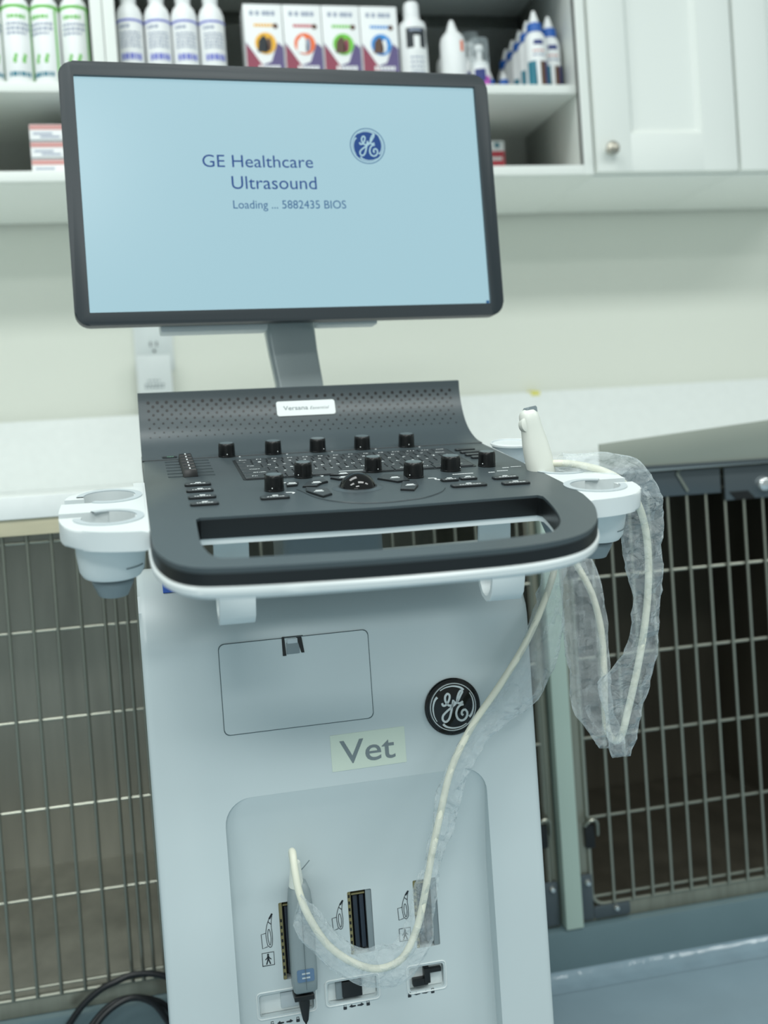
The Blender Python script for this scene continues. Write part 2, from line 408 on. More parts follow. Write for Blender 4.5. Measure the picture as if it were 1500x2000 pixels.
def door_cabinet(label, x0, x1, knob=True):
    t = thing('wall_cabinet', label, 'cabinet', tr((x0+x1)/2, 1.784, 1.228)); W = W0
    mb = MB(); mb.box(x0, x1, 1.8, 2.075, 1.228, 1.95, 'cabinet', .001); mb.build('body', t, W)
    a, b, c, d = x0+.003, x1-.0015, 1.2305, 1.947
    m = .0665
    mb = MB()
    mb.box(a, a+m, 1.778, 1.7985, c, d, 'cabinet', .0015); mb.box(b-m, b, 1.778, 1.7985, c, d, 'cabinet', .0015)
    mb.box(a+m-.001, b-m+.001, 1.778, 1.7985, c, c+m, 'cabinet', .0015); mb.box(a+m-.001, b-m+.001, 1.778, 1.7985, d-m, d, 'cabinet', .0015)
    dr = mb.build('door', t, W)
    mb = MB()
    o = [(a+m-.001, c+m-.001), (b-m+.001, c+m-.001), (b-m+.001, d-m+.001), (a+m-.001, d-m+.001)]
    def ring(k, y): return [(o[0][0]+k, y, o[0][1]+k), (o[1][0]-k, y, o[1][1]+k), (o[2][0]-k, y, o[2][1]-k), (o[3][0]+k, y, o[3][1]-k)]
    mb.grid([ring(0, 1.798), ring(0, 1.7795), ring(.004, 1.783), ring(.010, 1.7885)], 'cabinet')
    mb.build('door_panel', dr, W, 25)
    if knob:
        mb = MB(); mb.lathe([(.0045, 0), (.0045, .010), (.0105, .013), (.012, .018), (.0115, .0215), (.009, .023), (.0001, .0235)], 'nickel', front(.8275, 1.778, 1.266), 24); mb.build('knob', dr, W)
    return t
door_cabinet('white wall cabinet with a recessed-panel door and a round metal knob', .8025, 1.0775)
door_cabinet('white wall cabinet at the far right, only the edge of its door in view', 1.0785, 1.36, False)

# ------------------------------------------------------------------ things on the wall
t = thing('wall_outlet', 'white wall outlet plate above the countertop, left below the monitor', 'outlet', tr(.034, 2.085, 1.01))
mb = MB(); mb.prism(rrect(-.001, .070, .952, 1.068, .004), 0, .005, 'white2', front(0, 2.0872, 0), .0015); mb.build('cover_plate', t, W0)
mb = MB(); mb.prism(rrect(.009, .0605, .968, 1.052, .003), 0, .0075, 'white', front(0, 2.0872, 0), .001)
for sx in (.0285, .0395): mb.box(sx-.0012, sx+.0012, 2.0785, 2.0799, .997, 1.0055, 'ink')
mb.prism(circ(.0028, 12, .0345, .9885), 0, .0012, 'ink', front(0, 2.0799, 0)); mb.build('receptacle', t, W0)
t = thing('plug_adapter', 'white plug-in power adapter block in the lower socket of the wall outlet', 'adapter', tr(.031, 2.06, .93))
mb = MB(); mb.prism(rrect(.0, .0625, .890, .978, .004), 0, .03, 'white2', front(0, 2.0795, 0), .003); mb.build('body', t, W0)
mb = MB(); T = front(0, 2.0494, 0)
for z, a, b in ((.931, .018, .043), (.9235, .013, .053), (.9185, .013, .05)):
    x = a
    while x < b-.004: wl = random.uniform(.003, .007); ribbon(mb, [(x, z), (min(x+wl, b), z)], .0022 if z > .93 else .003, 'inkgrey', T); x += wl+.0018
mb.build('print', t, W0)
mb = MB()
mb.grid([[(x, y, z) for y, z in ((2.0655, .8640), (2.0655, .8716), (2.0866, .8716), (2.0866, .8745), (2.0860, .8745), (2.0860, .8722), (2.0650, .8722), (2.0650, .8640))] for x in (.763, .781)], 'yellow')
tag(mb.build('tape_piece'), 'small piece of yellow tape on the top edge of the backsplash', 'tape')

# ------------------------------------------------------------------ bottles and cartons on the shelves
SH = 1.3882; LOW = 1.2444
def patch(mb, r, a0, a1, z0, z1, key, n=6):
    """curved print patch on a round bottle; angle 0 looks towards the room"""
    f = lambda a, z, rr: (rr*math.sin(a), -rr*math.cos(a), z)
    rings = []
    for j in range(n+1):
        a = a0+(a1-a0)*j/n
        rings.append([f(a, z0, r), f(a, z1, r), f(a, z1, r+.0003), f(a, z0, r+.0003)])
    mb.grid(rings, key)
def words(mb, r, a0, a1, z, h, key, seed):
    rd = random.Random(seed); a = a0
    while a < a1-.1:
        l = rd.uniform(.12, .32); patch(mb, r, a, min(a+l, a1), z, z+h, key, 3); a += l+.08
def spray_can(name='spray_can'):
    t = thing(name, '', 'spray can', tr(0, 0, SH)); W = WORLD[t.name]
    mb = MB(); mb.lathe([(.0206, 0), (.0218, .003), (.0218, .119), (.0206, .1215)], 'bwhite'); mb.build('body', t, W)
    mb = MB(); mb.lathe([(.0218, .1195), (.0222, .1215), (.0218, .1245)], 'green'); mb.build('ring', t, W)
    mb = MB(); mb.lathe([(.0212, .1245), (.0208, .129), (.0188, .1345), (.0155, .138), (.0145, .1385), (.0145, .162), (.012, .165), (.0001, .165)], 'bwhite'); mb.build('cap', t, W)
    mb = MB()
    words(mb, .0219, -.8, .5, .103, .006, 'green', 3); words(mb, .0219, -.9, .8, .0925, .004, 'text', 4); words(mb, .0219, -.9, .8, .085, .004, 'text', 5); words(mb, .0219, -.9, .6, .078, .0035, 'text', 6)
    patch(mb, .0219, 1.0, 1.18, .002, .119, 'green')
    for a in (-.55, .1): patch(mb, .0219, a, a+.22, .033, .041, 'green', 3); patch(mb, .0219, a+.1, a+.3, .041, .047, 'green', 3)
    words(mb, .0219, -.9, .8, .012, .007, 'teal', 8); mb.build('label', t, W)
    return t
c0 = spray_can(); g = 'spray cans on the left shelf'; c0['group'] = g
spots = [(-.1022, 'white spray can with a green ring, second from the right in its row'), (-.0572, 'white spray can with a green ring, nearest the cabinet divider'),
         (-.1467, 'white spray can with a green ring, third from the cabinet divider'), (-.1914, 'white spray can with a green ring, cut by the left edge of the photo')]
for i, (x, l) in enumerate(spots):
    Wm = tr(x, 1.83, SH) @ Matrix.Rotation(.25*(i-1), 4, 'Z')
    if i == 0: place(c0, None, Wm); c0['label'] = l
    else: dup(c0, Wm, l, g)
for ch in [o for o in bpy.data.objects if o.parent == c0]: WORLD[ch.name] = WORLD[c0.name] @ ch.matrix_basis

def spray_bottle():
    t = thing('spray_bottle', '', 'bottle', tr(0, 0, SH)); W = WORLD[t.name]
    mb = MB(); mb.lathe([(.020, 0), (.0212, .003), (.0212, .112), (.0205, .120), (.0170, .130), (.0118, .136), (.0118, .142)], 'bwhite'); mb.build('body', t, W)
    mb = MB(); mb.lathe([(.0125, .1415), (.0125, .158), (.010, .162), (.010, .172), (.0001, .172)], 'bwhite'); mb.build('pump_cap', t, W)
    mb = MB()
    patch(mb, .0213, -1.5, 1.5, .1035, .107, 'violet', 14)
    words(mb, .0213, -.9, .1, .093, .005, 'text', 13)
    for i in range(5): words(mb, .0213, -.9, .8, .084-.0055*i, .0026, 'text', 20+i)
    words(mb, .0213, -.8, .9, .042, .010, 'violet', 17); words(mb, .0213, -.2, .9, .018, .008, 'navy', 18)
    mb.build('label', t, W); return t
b0 = spray_bottle(); g = 'white spray bottles behind the monitor'; b0['group'] = g
for i, (x, n) in enumerate(((.0297, 'leftmost of four, beside the cabinet divider'), (.0742, 'second of four from the divider'), (.1175, 'third of four from the divider'), (.162, 'rightmost of four, nearest the cartons'))):
    l = 'white spray bottle with a violet band, '+n; Wm = tr(x, 1.835, SH) @ Matrix.Rotation(.05*i, 4, 'Z')
    if i == 0: place(b0, None, Wm); b0['label'] = l
    else: dup(b0, Wm, l, g)

def carton(x, tint, side, dog1, dog2, label):
    t = thing('carton', label, 'carton', tr(x, 1.83, SH), 'flea treatment cartons'); W = WORLD[t.name]
    w2, h, d = .0322, .141, .05
    mb = MB(); mb.box(-w2, w2, 0, d, 0, h, 'bwhite', .0008); mb.build('box', t, W)
    mb = MB(); T = front(0, 0, 0)
    mb.prism([(-w2+.001, .001), (w2-.001, .001), (w2-.001, .070), (w2-.010, .078), (.010, .046), (-.006, .040), (-.020, .062), (-w2+.001, .078)], 0, .0004, 'purple', T)
    mb.prism([(-w2+.0012, .0012), (.004, .0012), (-.004, .038), (-.018, .058), (-w2+.0012, .075)], 0, .0006, 'maroon', T)
    for (a, b, z, hh) in ((-.012, .022, .036, .007), (-.012, .012, .018, .008)):
        xx = a
        while xx < b: ribbon(mb, [(xx, z), (xx+.0045, z)], hh, 'bwhite', T @ tr(0, 0, .0006)); xx += .0062
    mb.prism(circ(.0178, 28, .002, .076), 0, .0010, tint, T)
    mb.prism([(-.012, .062), (-.010, .080), (-.002, .089), (.003, .086), (.006, .070), (.004, .060)], 0, .0013, dog1, T)
    mb.prism([(.003, .062), (.004, .082), (.010, .086), (.012, .075), (.010, .064)], 0, .0013, dog2, T)
    xx = -.016
    while xx < .016: ribbon(mb, [(xx, .106), (xx+.004, .106)], .005, side, T); xx += .005
    mb.prism(circ(.0045, 10, .020, .105), 0, .0006, 'brown', T)
    for xx in (-.022, -.012, -.001, .006, .014): ribbon(mb, [(xx, .126), (xx+.006, .126)], .0075, 'text', T)
    mb.build('front_print', t, W)
    return t
carton(.2475, 'amber', 'amber', 'ink', 'brown', 'white and purple carton with a yellow circle and dark dog')
carton(.3135, 'orange', 'red', 'bwhite', 'text', 'white and purple carton with an orange circle and pale dog')
carton(.3795, 'lime', 'lime', 'brown', 'maroon', 'white and purple carton with a green circle and brown dog')
carton(.4455, 'sky', 'sky', 'brown', 'bwhite', 'white and purple carton with a blue circle, nearest the black-labelled bottle')

t = thing('shampoo_bottle', 'tall white bottle with a black label, right of the cartons', 'bottle', tr(.5065, 1.84, SH)); W = WORLD[t.name]
mb = MB(); mb.lathe([(.0225, 0), (.0238, .003), (.0238, .108), (.0225, .114), (.0145, .121), (.0135, .124)], 'bwhite'); mb.build('body', t, W)
mb = MB(); mb.lathe([(.0135, .124), (.0138, .126), (.0130, .148), (.011, .151), (.0001, .151)], 'bwhite'); mb.build('cap', t, W)
mb = MB(); patch(mb, .0239, -.75, .75, .068, .102, 'ink', 8); patch(mb, .0242, -.2, .25, .060, .088, 'bwhite', 5); patch(mb, .0241, -.5, .4, .096, .1, 'text', 5); patch(mb, .0239, .95, 1.15, .078, .10, 'ink', 3)
for i in range(4): words(mb, .0239, -.5, .5, .05-.008*i, .003, 'text', 40+i)
mb.build('label', t, W)

def nozzle_bottle(x, y, r, hb, ht, key, label, name='nozzle_bottle', capkey=None, dog=False, group=None):
    t = thing(name, label, 'bottle', tr(x, y, SH), group); W = WORLD[t.name]
    mb = MB(); mb.lathe([(r*.95, 0), (r, .003), (r, hb-.018), (r*.9, hb-.008), (r*.62, hb)], key); mb.build('body', t, W)
    if capkey:
        mb = MB(); mb.lathe([(r*.72, hb-.001), (r*.70, hb+.013), (r*.62, hb+.015)], capkey); mb.build('cap', t, W)
    mb = MB(); b = hb+(.0145 if capkey else -.0005); mb.lathe([(r*.5, b), (r*.46, b+.004), (r*.22, ht-.004), (r*.14, ht), (.0001, ht)], 'bwhite'); mb.build('nozzle', t, W)
    if dog:
        mb = MB(); patch(mb, r*1.005, -1.2, -.35, .004, .046, 'teal', 5); patch(mb, r*1.005, -.35, .15, .004, .046, 'bwhite', 4); patch(mb, r*1.01, .0, .55, .004, .045, 'brown', 4); patch(mb, r*1.005, .55, 1.2, .004, .046, 'navy', 5)
        patch(mb, r*1.005, -.5, .4, .074, .082, 'navy', 5); words(mb, r*1.005, -.6, .6, .062, .003, 'pinkred', 51); words(mb, r*1.005, -.6, .6, .055, .003, 'text', 52); mb.build('label', t, W)
    return t
t = nozzle_bottle(.5755, 1.835, .0222, .098, .121, 'bwhite', 'white pointed-top bottle with a small orange mark, right of the black-labelled bottle')
mb = MB(); patch(mb, .0224, .35, .62, .062, .080, 'orange', 4); mb.build('label', t, WORLD[t.name])
nozzle_bottle(.597, 1.93, .024, .094, .120, 'bwhite', 'white pointed-top bottle standing behind the one with the orange mark')
def pump(x, y, r, hb, hc, label, fill):
    t = thing('clear_capped_bottle', label, 'bottle', tr(x, y, SH)); W = WORLD[t.name]
    mb = MB(); mb.lathe([(r*.95, 0), (r, .003), (r, hb*.9), (r*.8, hb)], 'bwhite'); mb.build('body', t, W)
    mb = MB(); mb.lathe([(r*.3, hb), (r*.28, hb+.02), (r*.5, hb+.022), (r*.45, hb+.03), (.0001, hb+.03)], 'bwhite'); mb.build('nozzle', t, W)
    mb = MB(); mb.lathe([(r*1.02, hb-.01), (r*1.02, hc-.003), (r*.96, hc), (.0001, hc)], 'clearcap'); mb.build('clear_cap', t, W)
    mb = MB(); patch(mb, r*1.01, -1.2, 1.3, .006, hb*.45, fill, 8); patch(mb, r*1.02, -.9, .3, .012, hb*.7, 'navy', 5); mb.build('label', t, W)
pump(.6225, 1.835, .0165, .048, .088, 'small bottle with a clear cap and magenta label above the monitor corner', 'magenta')
pump(.6375, 1.93, .0165, .09, .135, 'tall bottle with a clear cap behind the magenta-labelled one', 'magenta')
eg = 'ear cleaner bottles with blue caps'
for (x, y, l) in ((.7255, 1.83, 'nearest blue-capped white nozzle bottle in the row at the shelf end'), (.7610, 1.853, 'blue-capped white nozzle bottle against the cabinet side wall'),
                  (.7290, 1.874, 'second blue-capped white nozzle bottle back in its row'), (.7310, 1.918, 'third blue-capped white nozzle bottle back in its row'),
                  (.7330, 1.962, 'fourth blue-capped white nozzle bottle back in its row'), (.7350, 2.006, 'hindmost blue-capped white nozzle bottle in its row')):
    nozzle_bottle(x, y, .0192, .1, .138, 'bwhite', l, 'ear_cleaner_bottle', 'blue', True, eg)
for (x, l) in ((.667, 'small dark blue nozzle bottle next to the clear-capped bottles'), (.694, 'small dark blue nozzle bottle next to the row of blue-capped bottles')):
    nozzle_bottle(x, 1.915, .0125, .032, .062, 'navy', l, 'small_bottle', 'blue')
# lower shelf
pg = 'stacked cartons on the lower shelf'
for i, n in enumerate(('bottom', 'middle', 'top')):
    t = thing('medicine_carton', 'flat white and faded red carton left of the monitor, %s of its stack of three' % n, 'carton', tr(-.0885, 1.82, LOW+.0278*i), pg); W = WORLD[t.name]
    mb = MB(); mb.box(-.050, .050, 0, .08, 0, .0276, 'bwhite', .0006); mb.build('box', t, W)
    mb = MB(); T = front(0, 0, 0)
    mb.prism([(-.0495, .019), (.0495, .019), (.0495, .0268), (-.0495, .0268)], 0, .0004, 'pinkred', T); mb.prism([(-.0495, .0008), (.0495, .0008), (.0495, .003), (-.0495, .003)], 0, .0004, 'inkgrey', T)
    for (a, z) in ((-.045, .013), (.0, .008), (-.034, .008)): ribbon(mb, [(a, z), (a+.03, z)], .003, 'text', T)
    mb.build('front_print', t, W)
mb = MB(); mb.box(-.26, -.141, 1.84, 1.95, LOW, LOW+.015, 'tan', .001)
tag(mb.build('flat_carton'), 'low tan carton lying left of the stacked cartons on the lower shelf', 'carton')
t = thing('small_carton', 'small white and red carton on the lower shelf, right of the monitor', 'carton', tr(.673, 1.95, LOW)); W = WORLD[t.name]
mb = MB(); mb.box(-.026, .026, 0, .03, 0, .0915, 'bwhite', .0006); mb.build('box', t, W)
mb = MB(); T = front(0, 0, 0); mb.prism([(-.0255, .0), (.0255, .0), (.0255, .072), (-.0255, .072)], 0, .0004, 'red', T); mb.prism(circ(.005, 14, .012, .083), 0, .0004, 'teal', T); ribbon(mb, [(-.010, .058), (.021, .058)], .006, 'bwhite', T @ tr(0, 0, .0004)); mb.build('front_print', t, W)

# ------------------------------------------------------------------ the ultrasound machine
PSI = .00887
CART = axes((.18452, 1.25, 0), (math.cos(PSI), math.sin(PSI), 0), (-math.sin(PSI), math.cos(PSI), 0), (0, 0, 1))
def deck_frame(psi, tau, rho, o):
    X = Vector((math.cos(psi), math.sin(psi), 0)); Yh = Vector((-math.sin(psi), math.cos(psi), 0))
    D = Yh*math.cos(tau)+Vector((0, 0, math.sin(tau))); N = X.cross(D)
    return axes(o, math.cos(rho)*X+math.sin(rho)*N, D, -math.sin(rho)*X+math.cos(rho)*N)
DECK = deck_frame(PSI, .18736, -.01203, (.18452, 1.25, .78752))
def mon_frame():
    a, t, ro = .0516, .0481, -.0064
    X = Vector((math.cos(a), math.sin(a), 0)); n = Vector((math.sin(a)*math.cos(t), -math.cos(a)*math.cos(t), math.sin(t))); U = n.cross(X)
    return axes((.1919, 1.2808, 1.0761), math.cos(ro)*X+math.sin(ro)*U, -n, -math.sin(ro)*X+math.cos(ro)*U)
MON = mon_frame()
root = thing('ultrasound_machine', 'white ultrasound cart with a charcoal control console and a lit monitor on an arm', 'ultrasound machine', CART)

def monogram(mb, T, R, key, wd, h=.0004):
    """round emblem: two script letters, four swirls"""
    S = [[(-.44, .20), (-.40, .10), (-.28, .12), (-.16, .28), (-.12, .46), (-.20, .54), (-.30, .44), (-.30, .26), (-.20, .10), (-.06, .08), (.08, .22)],
         [(.02, .28), (-.03, .10), (-.10, -.18), (-.20, -.44), (-.34, -.54), (-.45, -.46), (-.44, -.30), (-.30, -.16), (-.10, -.02), (.10, .12)],
         [(.10, .12), (.22, .26), (.34, .46), (.40, .56), (.33, .60), (.24, .48), (.18, .30), (.18, .16), (.28, .12), (.40, .18)],
         [(.42, .06), (.28, .04), (.16, -.08), (.10, -.28), (.16, -.48), (.32, -.56), (.48, -.48), (.55, -.30), (.48, -.16), (.36, -.18), (.32, -.30), (.38, -.36)]]
    for s in S: ribbon(mb, [(x*R, y*R) for x, y in s], wd*R, key, T, h)
    for q in range(4):
        a = PI*.30+q*PI/2
        ribbon(mb, [(R*rr*math.cos(a+da), R*rr*math.sin(a+da)) for da, rr in ((0, .76), (.12, .79), (.3, .805), (.6, .815), (.95, .83), (1.25, .845))], wd*R*1.2, key, T, h, taper=True)

# --- monitor
mb = MB()
OUT = rrect(-.2545, .2545, -.1485, .1497, .0165)
mb.prism(OUT, -.013, .0055, 'bezel', FRONT, .002)
mon = mb.build('monitor', root, MON)
mb = MB(); mb.prism(rrect(-.238, .238, -.134, .134, .0008, 2), -.002, .012, 'black', FRONT)
boolean(mon, [mb.build('cut', root, MON)])
mb = MB(); mb.prism(rrect(-.238, .238, -.134, .134, .0006, 2), -.0005, .0002, 'screen', FRONT)
scr = mb.build('screen', mon, MON)
T = FRONT @ tr(0, 0, .0003)
for s, x, y, wd, cap, k in (('GE Healthcare', -.101, .0328, .130, .0142, 'scrblue'), ('Ultrasound', -.069, .0073, .1005, .0150, 'scrblue'), ('Loading ... 5882435 BIOS', -.069, -.0157, .1345, .0096, 'scrblue2')):
    mb = MB(); text(mb, s, x, y, wd, cap, k, T, .0001); mb.build('screen_text', mon, MON, 0)
L = T @ tr(.0975, .0600, 0); R = .0217
mb = MB()
mb.grid([[L @ Vector((r*math.cos(a), r*math.sin(a), .0001)) for a in [2*PI*j/48 for j in range(48)]] for r in (R*.955, R)], 'scrblue2', caps=False)
mb.prism(circ(R*.86, 48), 0, .0001, 'scrblue', L)
monogram(mb, L @ tr(0, 0, .00012), R, 'screen', .085, .0001)
mb.build('screen_logo', mon, MON, 0)
mb = MB(); mb.prism(rrect(.2335, .2375, -.1335, -.1297, .0005, 2), 0, .0001, 'scrblue2', T); mb.build('screen_corner_mark', mon, MON, 0)
mb = MB()
mb.prism(rrect(-.2525, .2525, -.147, .148, .016), -.021, -.013, 'grey', FRONT, 0)
mb.grid([[(x*s, y, z*s-.004*(1-s)) for x, z in rrect(-.249, .249, -.1455, .146, .016)] for s, y in ((1, .021), (.985, .030), (.93, .042), (.82, .052))], 'lgrey')
mb.build('back_housing', mon, MON)
mb = MB()
mb.box(-.16, -.035, .022, .050, -.1535, -.140, 'white', .003); mb.box(.025, .10, .022, .046, -.1505, -.140, 'white', .003)
mb.build('underside_cover', mon, MON)

# --- arm
mb = MB(); rings = []
for z, x, y, hw, ht in ((.69, .016, .095, .031, .012), (.78, .0155, .097, .0305, .012), (.83, .013, .099, .0298, .0115), (.86, .0118, .100, .0294, .011), (.90, .0068, .101, .0302, .011), (.935, .0035, .100, .0312, .012), (.97, .002, .097, .0325, .014), (1.02, .002, .094, .033, .016), (1.06, .002, .093, .031, .016)):
    rings.append([(x+a, y+b, z) for a, b in rrect(-hw, hw, -ht, ht, .006, 4)])
mb.grid(rings, 'armgrey'); arm = mb.build('monitor_arm', root, CART)
mb = MB(); mb.box(-.05, .065, .070, .094, .98, 1.09, 'grey', .006); mb.build('mounting_plate', arm, CART)

# --- console deck
OUTL = [(-.1865, -.03), (-.1865, -.20), (-.1865, -.323), (-.1868, -.40), (-.1855, -.440), (-.181, -.468), (-.173, -.490), (-.160, -.5045), (-.140, -.5105), (-.10, -.515), (-.03, -.5185), (.03, -.518), (.072, -.515), (.103, -.507),
        (.126, -.4945), (.142, -.478), (.1555, -.457), (.166, -.434), (.177, -.402), (.1845, -.364), (.187, -.31), (.187, -.2), (.187, -.03)]
SLOT = [(-.1465, -.357), (.0, -.362), (.145, -.3565), (.1478, -.3625), (.1445, -.3845), (.137, -.42), (.128, -.45), (.1145, -.474), (.10, -.484), (.05, -.4915), (-.03, -.4945), (-.10, -.490), (-.1355, -.4865), (-.145, -.478), (-.149, -.463), (-.1515, -.436), (-.151, -.40), (-.150, -.3625)]
def soft(pts, a, b): return [(p.x, p.y) for p in ([Vector((x, y, 0)) for x, y in pts[:a]]+spline([(x, y, 0) for x, y in pts[a:b]], 4)+[Vector((x, y, 0)) for x, y in pts[b:]])]
OUTS = soft(OUTL, 2, 20); SLS = soft(SLOT, 3, 18)
def grow(poly, k):
    cx = sum(p[0] for p in poly)/len(poly); cy = sum(p[1] for p in poly)/len(poly); out = []
    for x, y in poly:
        v = Vector((x-cx, y-cy)); out.append((x+v.x/v.length*k, y+v.y/v.length*k))
    return out
mb = MB(); mb.prism(OUTS, -.0135, 0, 'console', None, .0042, 4); con = mb.build('console', root, DECK)
mb = MB(); mb.prism(grow(SLS, .0), -.03, .02, 'black'); boolean(con, [mb.build('cut', root, DECK)])
# dark band round the console edge and the slot
mb = MB()
n = len(OUTS)
mb.grid([[(x, y, w) for x, y in grow(OUTS, .0006)] for w in (-.0128, -.0040)], 'black', caps=False)
mb.grid([[(x, y, w) for x, y in grow(SLS, -.0006)] for w in (-.0180, -.0022)], 'black', caps=False)
mb.build('edge_band', con, DECK)
mb = MB()
mb.grid([[(x, y, w) for x, y in grow(OUTS, k)] for w, k in ((-.0135, .0004), (-.0155, .0022), (-.0195, .0018), (-.0225, -.002), (-.0232, -.010))], 'white2')
tray = mb.build('underside_tray', con, DECK)
mb = MB(); mb.prism(grow(SLS, .0012), -.05, 0, 'white2'); boolean(tray, [mb.build('cut', root, DECK)])
mb = MB(); mb.prism(rrect(-.165, .165, -.300, -.04, .02), -.031, -.0225, 'grey', None, 0); mb.build('underside_cover', con, DECK)
# raised back panel with speaker holes
PROF = [(-.080, .0004), (-.066, .0006), (-.055, .0020), (-.044, .0045), (-.034, .0078), (-.0246, .0122), (-.016, .0180), (-.0088, .0250), (-.0020, .0335), (.0032, .0425), (.0068, .0515), (.0088, .0605)]
mb = MB()
top = spline([(0, a, b) for a, b in PROF], 3)
back = [Vector((0, p.y+.006, p.z-.004)) for p in top][::-1]; back[0] = Vector((0, top[-1].y+.006, top[-1].z)); back[-1] = Vector((0, top[0].y+.006, -.004))
loop = top+back
mb.grid([[(x, p.y, p.z) for p in loop] for x in (-.1865, .1865)], 'console')
def on_panel(w):
    for a, b in zip(top[:-1], top[1:]):
        if a.z <= w <= b.z and b.z > a.z:
            t = (w-a.z)/(b.z-a.z); tg = (b-a).normalized(); return a.lerp(b, t), Vector((0, -tg.z, tg.y)), tg
for r in range(9):
    w = .0500-.0044*r
    p, nr, tg = on_panel(w)
    rad = .00185-.00011*r
    for c in range(36):
        u = -.1755+.0100*c+(.005 if r % 2 else 0)
        if u > .1765 or (abs(u-.001) < .0355 and .0275 < w < .047): continue
        T = axes((u, p.y, p.z), (1, 0, 0), tg, nr)
        mb.prism(circ(rad, 10), -.0004, .00025, 'black', T)
pan = mb.build('speaker_panel', con, DECK)
p, nr, tg = on_panel(.037)
T = axes((.0008, p.y, p.z), (1, 0, 0), tg, nr)
mb = MB(); mb.prism(rrect(-.0338, .0338, -.0092, .0088, .0022), -.001, .0018, 'white2', T, .0006)
text(mb, 'Versana', -.0262, -.0022, .0285, .0050, 'inkgrey', T, .0019, .01); text(mb, 'Essential', .0045, -.0022, .0222, .0036, 'inkgrey', T, .0019, 0, .25)
mb.build('nameplate', con, DECK, 20)
# seam across the deck below the panel and the arc round the trackball
mb = MB()
mb.tube([(-.186, -.0815, .0002), (.186, -.0815, .0002)], .0005, 'darkkey', 6); mb.build('deck_seam', con, DECK)
mb = MB()
mb.tube(spline([(x, y, .0003) for x, y in [(-.0531, -.272), (-.0501, -.2803), (-.0431, -.3071), (-.0311, -.328), (-.0117, -.3424), (.0097, -.3468), (.0284, -.3442), (.0485, -.3376), (.0671, -.3213), (.076, -.305)]], 4), .0008, 'console', 6)
mb.build('trackball_groove', con, DECK)

# knobs
def knob(u, v, r, h, dot):
    mb = MB(); n = 44
    def ring(rr, w, k=.03): return [(u+rr*(1+(k if j % 2 else 0))*math.cos(2*PI*j/n), v+rr*(1+(k if j % 2 else 0))*math.sin(2*PI*j/n), w) for j in range(n)]
    mb.grid([ring(r*1.02, .0001, 0), ring(r*1.02, .0012, 0), ring(r*.97, .0014), ring(r*.93, h*.8), ring(r*.91, h-.0009), ring(r*.86, h-.0002, 0)], 'knob')
    mb.lathe([(r*.80, h-.0003), (r*.79, h+.0001), (r*.6, h-.0001), (.0001, h-.0002)], 'knobtop', tr(u, v, 0), 32)
    for a in (dot, dot+2.3):
        mb.ball((u+r*.97*math.cos(a), v+r*.97*math.sin(a), .0036), .0006, 'mark', None, 8, 6)
    mb.build('knob', con, DECK, 40)
for i, (u, d) in enumerate(((-.0984, -1.6), (-.0488, -1.1), (-.0003, -.9), (.049, -2.0), (.099, -1.5))): knob(u, -.079, .0089, .0146, d)
for (u, v, r, d) in ((-.0735, -.268, .0089, -1.9), (-.0384, -.2155, .0087, -2.3), (.032, -.208, .0086, -1.2), (.0625, -.2465, .0097, -2.2), (.1055, -.226, .0099, -.6), (.1465, -.2145, .0087, -2.4)): knob(u, v, r, .0150, d)
# trackball
mb = MB(); mb.ball((.0015, -.2775, -.0030), .0172, 'ball', None, 40, 28); tb = mb.build('trackball', con, DECK, 60)
mb = MB(); mb.lathe([(.0166, .0002), (.0176, .0014), (.020, .0011), (.0232, .0003), (.0236, .0001)], 'console', tr(.0015, -.2775, 0), 48)
mb.lathe([(.0166, .0), (.0176, .0002), (.0178, .0016), (.0172, .0017)], 'black', tr(.0015, -.2775, 0), 48); mb.build('trackball_ring', con, DECK, 40)

# keyboard
mb = MB(); mb.prism(rrect(-.0955, .1365, -.2150, -.1055, .004), 0, .0004, 'darkkey'); mb.build('keyboard_bed', con, DECK)
ROWK = [['Esc', 'F1', 'F2', 'F3', 'F4', 'F5', 'F6', 'F7', 'F8', 'F9', 'F10', 'F11', 'F12', 'Del'], ['`', '1', '2', '3', '4', '5', '6', '7', '8', '9', '0', '-', '=', 'Back'],
        ['Tab', 'Q', 'W', 'E', 'R', 'T', 'Y', 'U', 'I', 'O', 'P', '[', ']', '\\'], ['Caps', 'A', 'S', 'D', 'F', 'G', 'H', 'J', 'K', 'L', ';', "'", 'Enter'],
        ['Shift', 'Z', 'X', 'C', 'V', 'B', 'N', 'M', ',', '.', '/', 'Shift'], ['Fn', 'Ctrl', 'Alt', ' ', 'Alt', 'Ctrl', '<', '>']]
WID = [[1]*14, [1]*13+[1.6], [1.5]+[1]*12+[1.1], [1.8]+[1]*11+[1.8], [2.2]+[1]*10+[2.4], [1.3, 1.3, 1.3, 5.5, 1.3, 1.3, 1.3, 1.3]]
for r, (row, wd) in enumerate(zip(ROWK, WID)):
    u = -.0935; sc_ = .228/sum(wd); v = -.1158-.0175*r
    for s, q in zip(row, wd):
        kw = q*sc_; mb = MB()
        T = tr(u+kw/2, v, 0)
        mb.prism(rrect(-kw/2+.0006, kw/2-.0006, -.0080, .0080, .0012, 3), .0003, .0016, 'key', T, .0005, 1)
        g = s.strip()
        if g:
            tw = min(.0026*len(g), kw-.003) if len(g) > 1 else .0030
            ch = .0034 if len(g) == 1 else .0024
            if g in '-=': text(mb, g, -tw/2, -.001, tw, ch*1.2, 'mark', T, .00170, .02)
            else: text(mb, g, -tw/2, .0006 if len(g) == 1 else -.0010, tw, ch, 'mark', T, .00170, .02)
        else: ribbon(mb, [(-.012, -.002), (.012, -.002)], .0016, 'mark', T @ tr(0, 0, .0016), .0001)
        mb.build('key', con, DECK, 30); u += kw

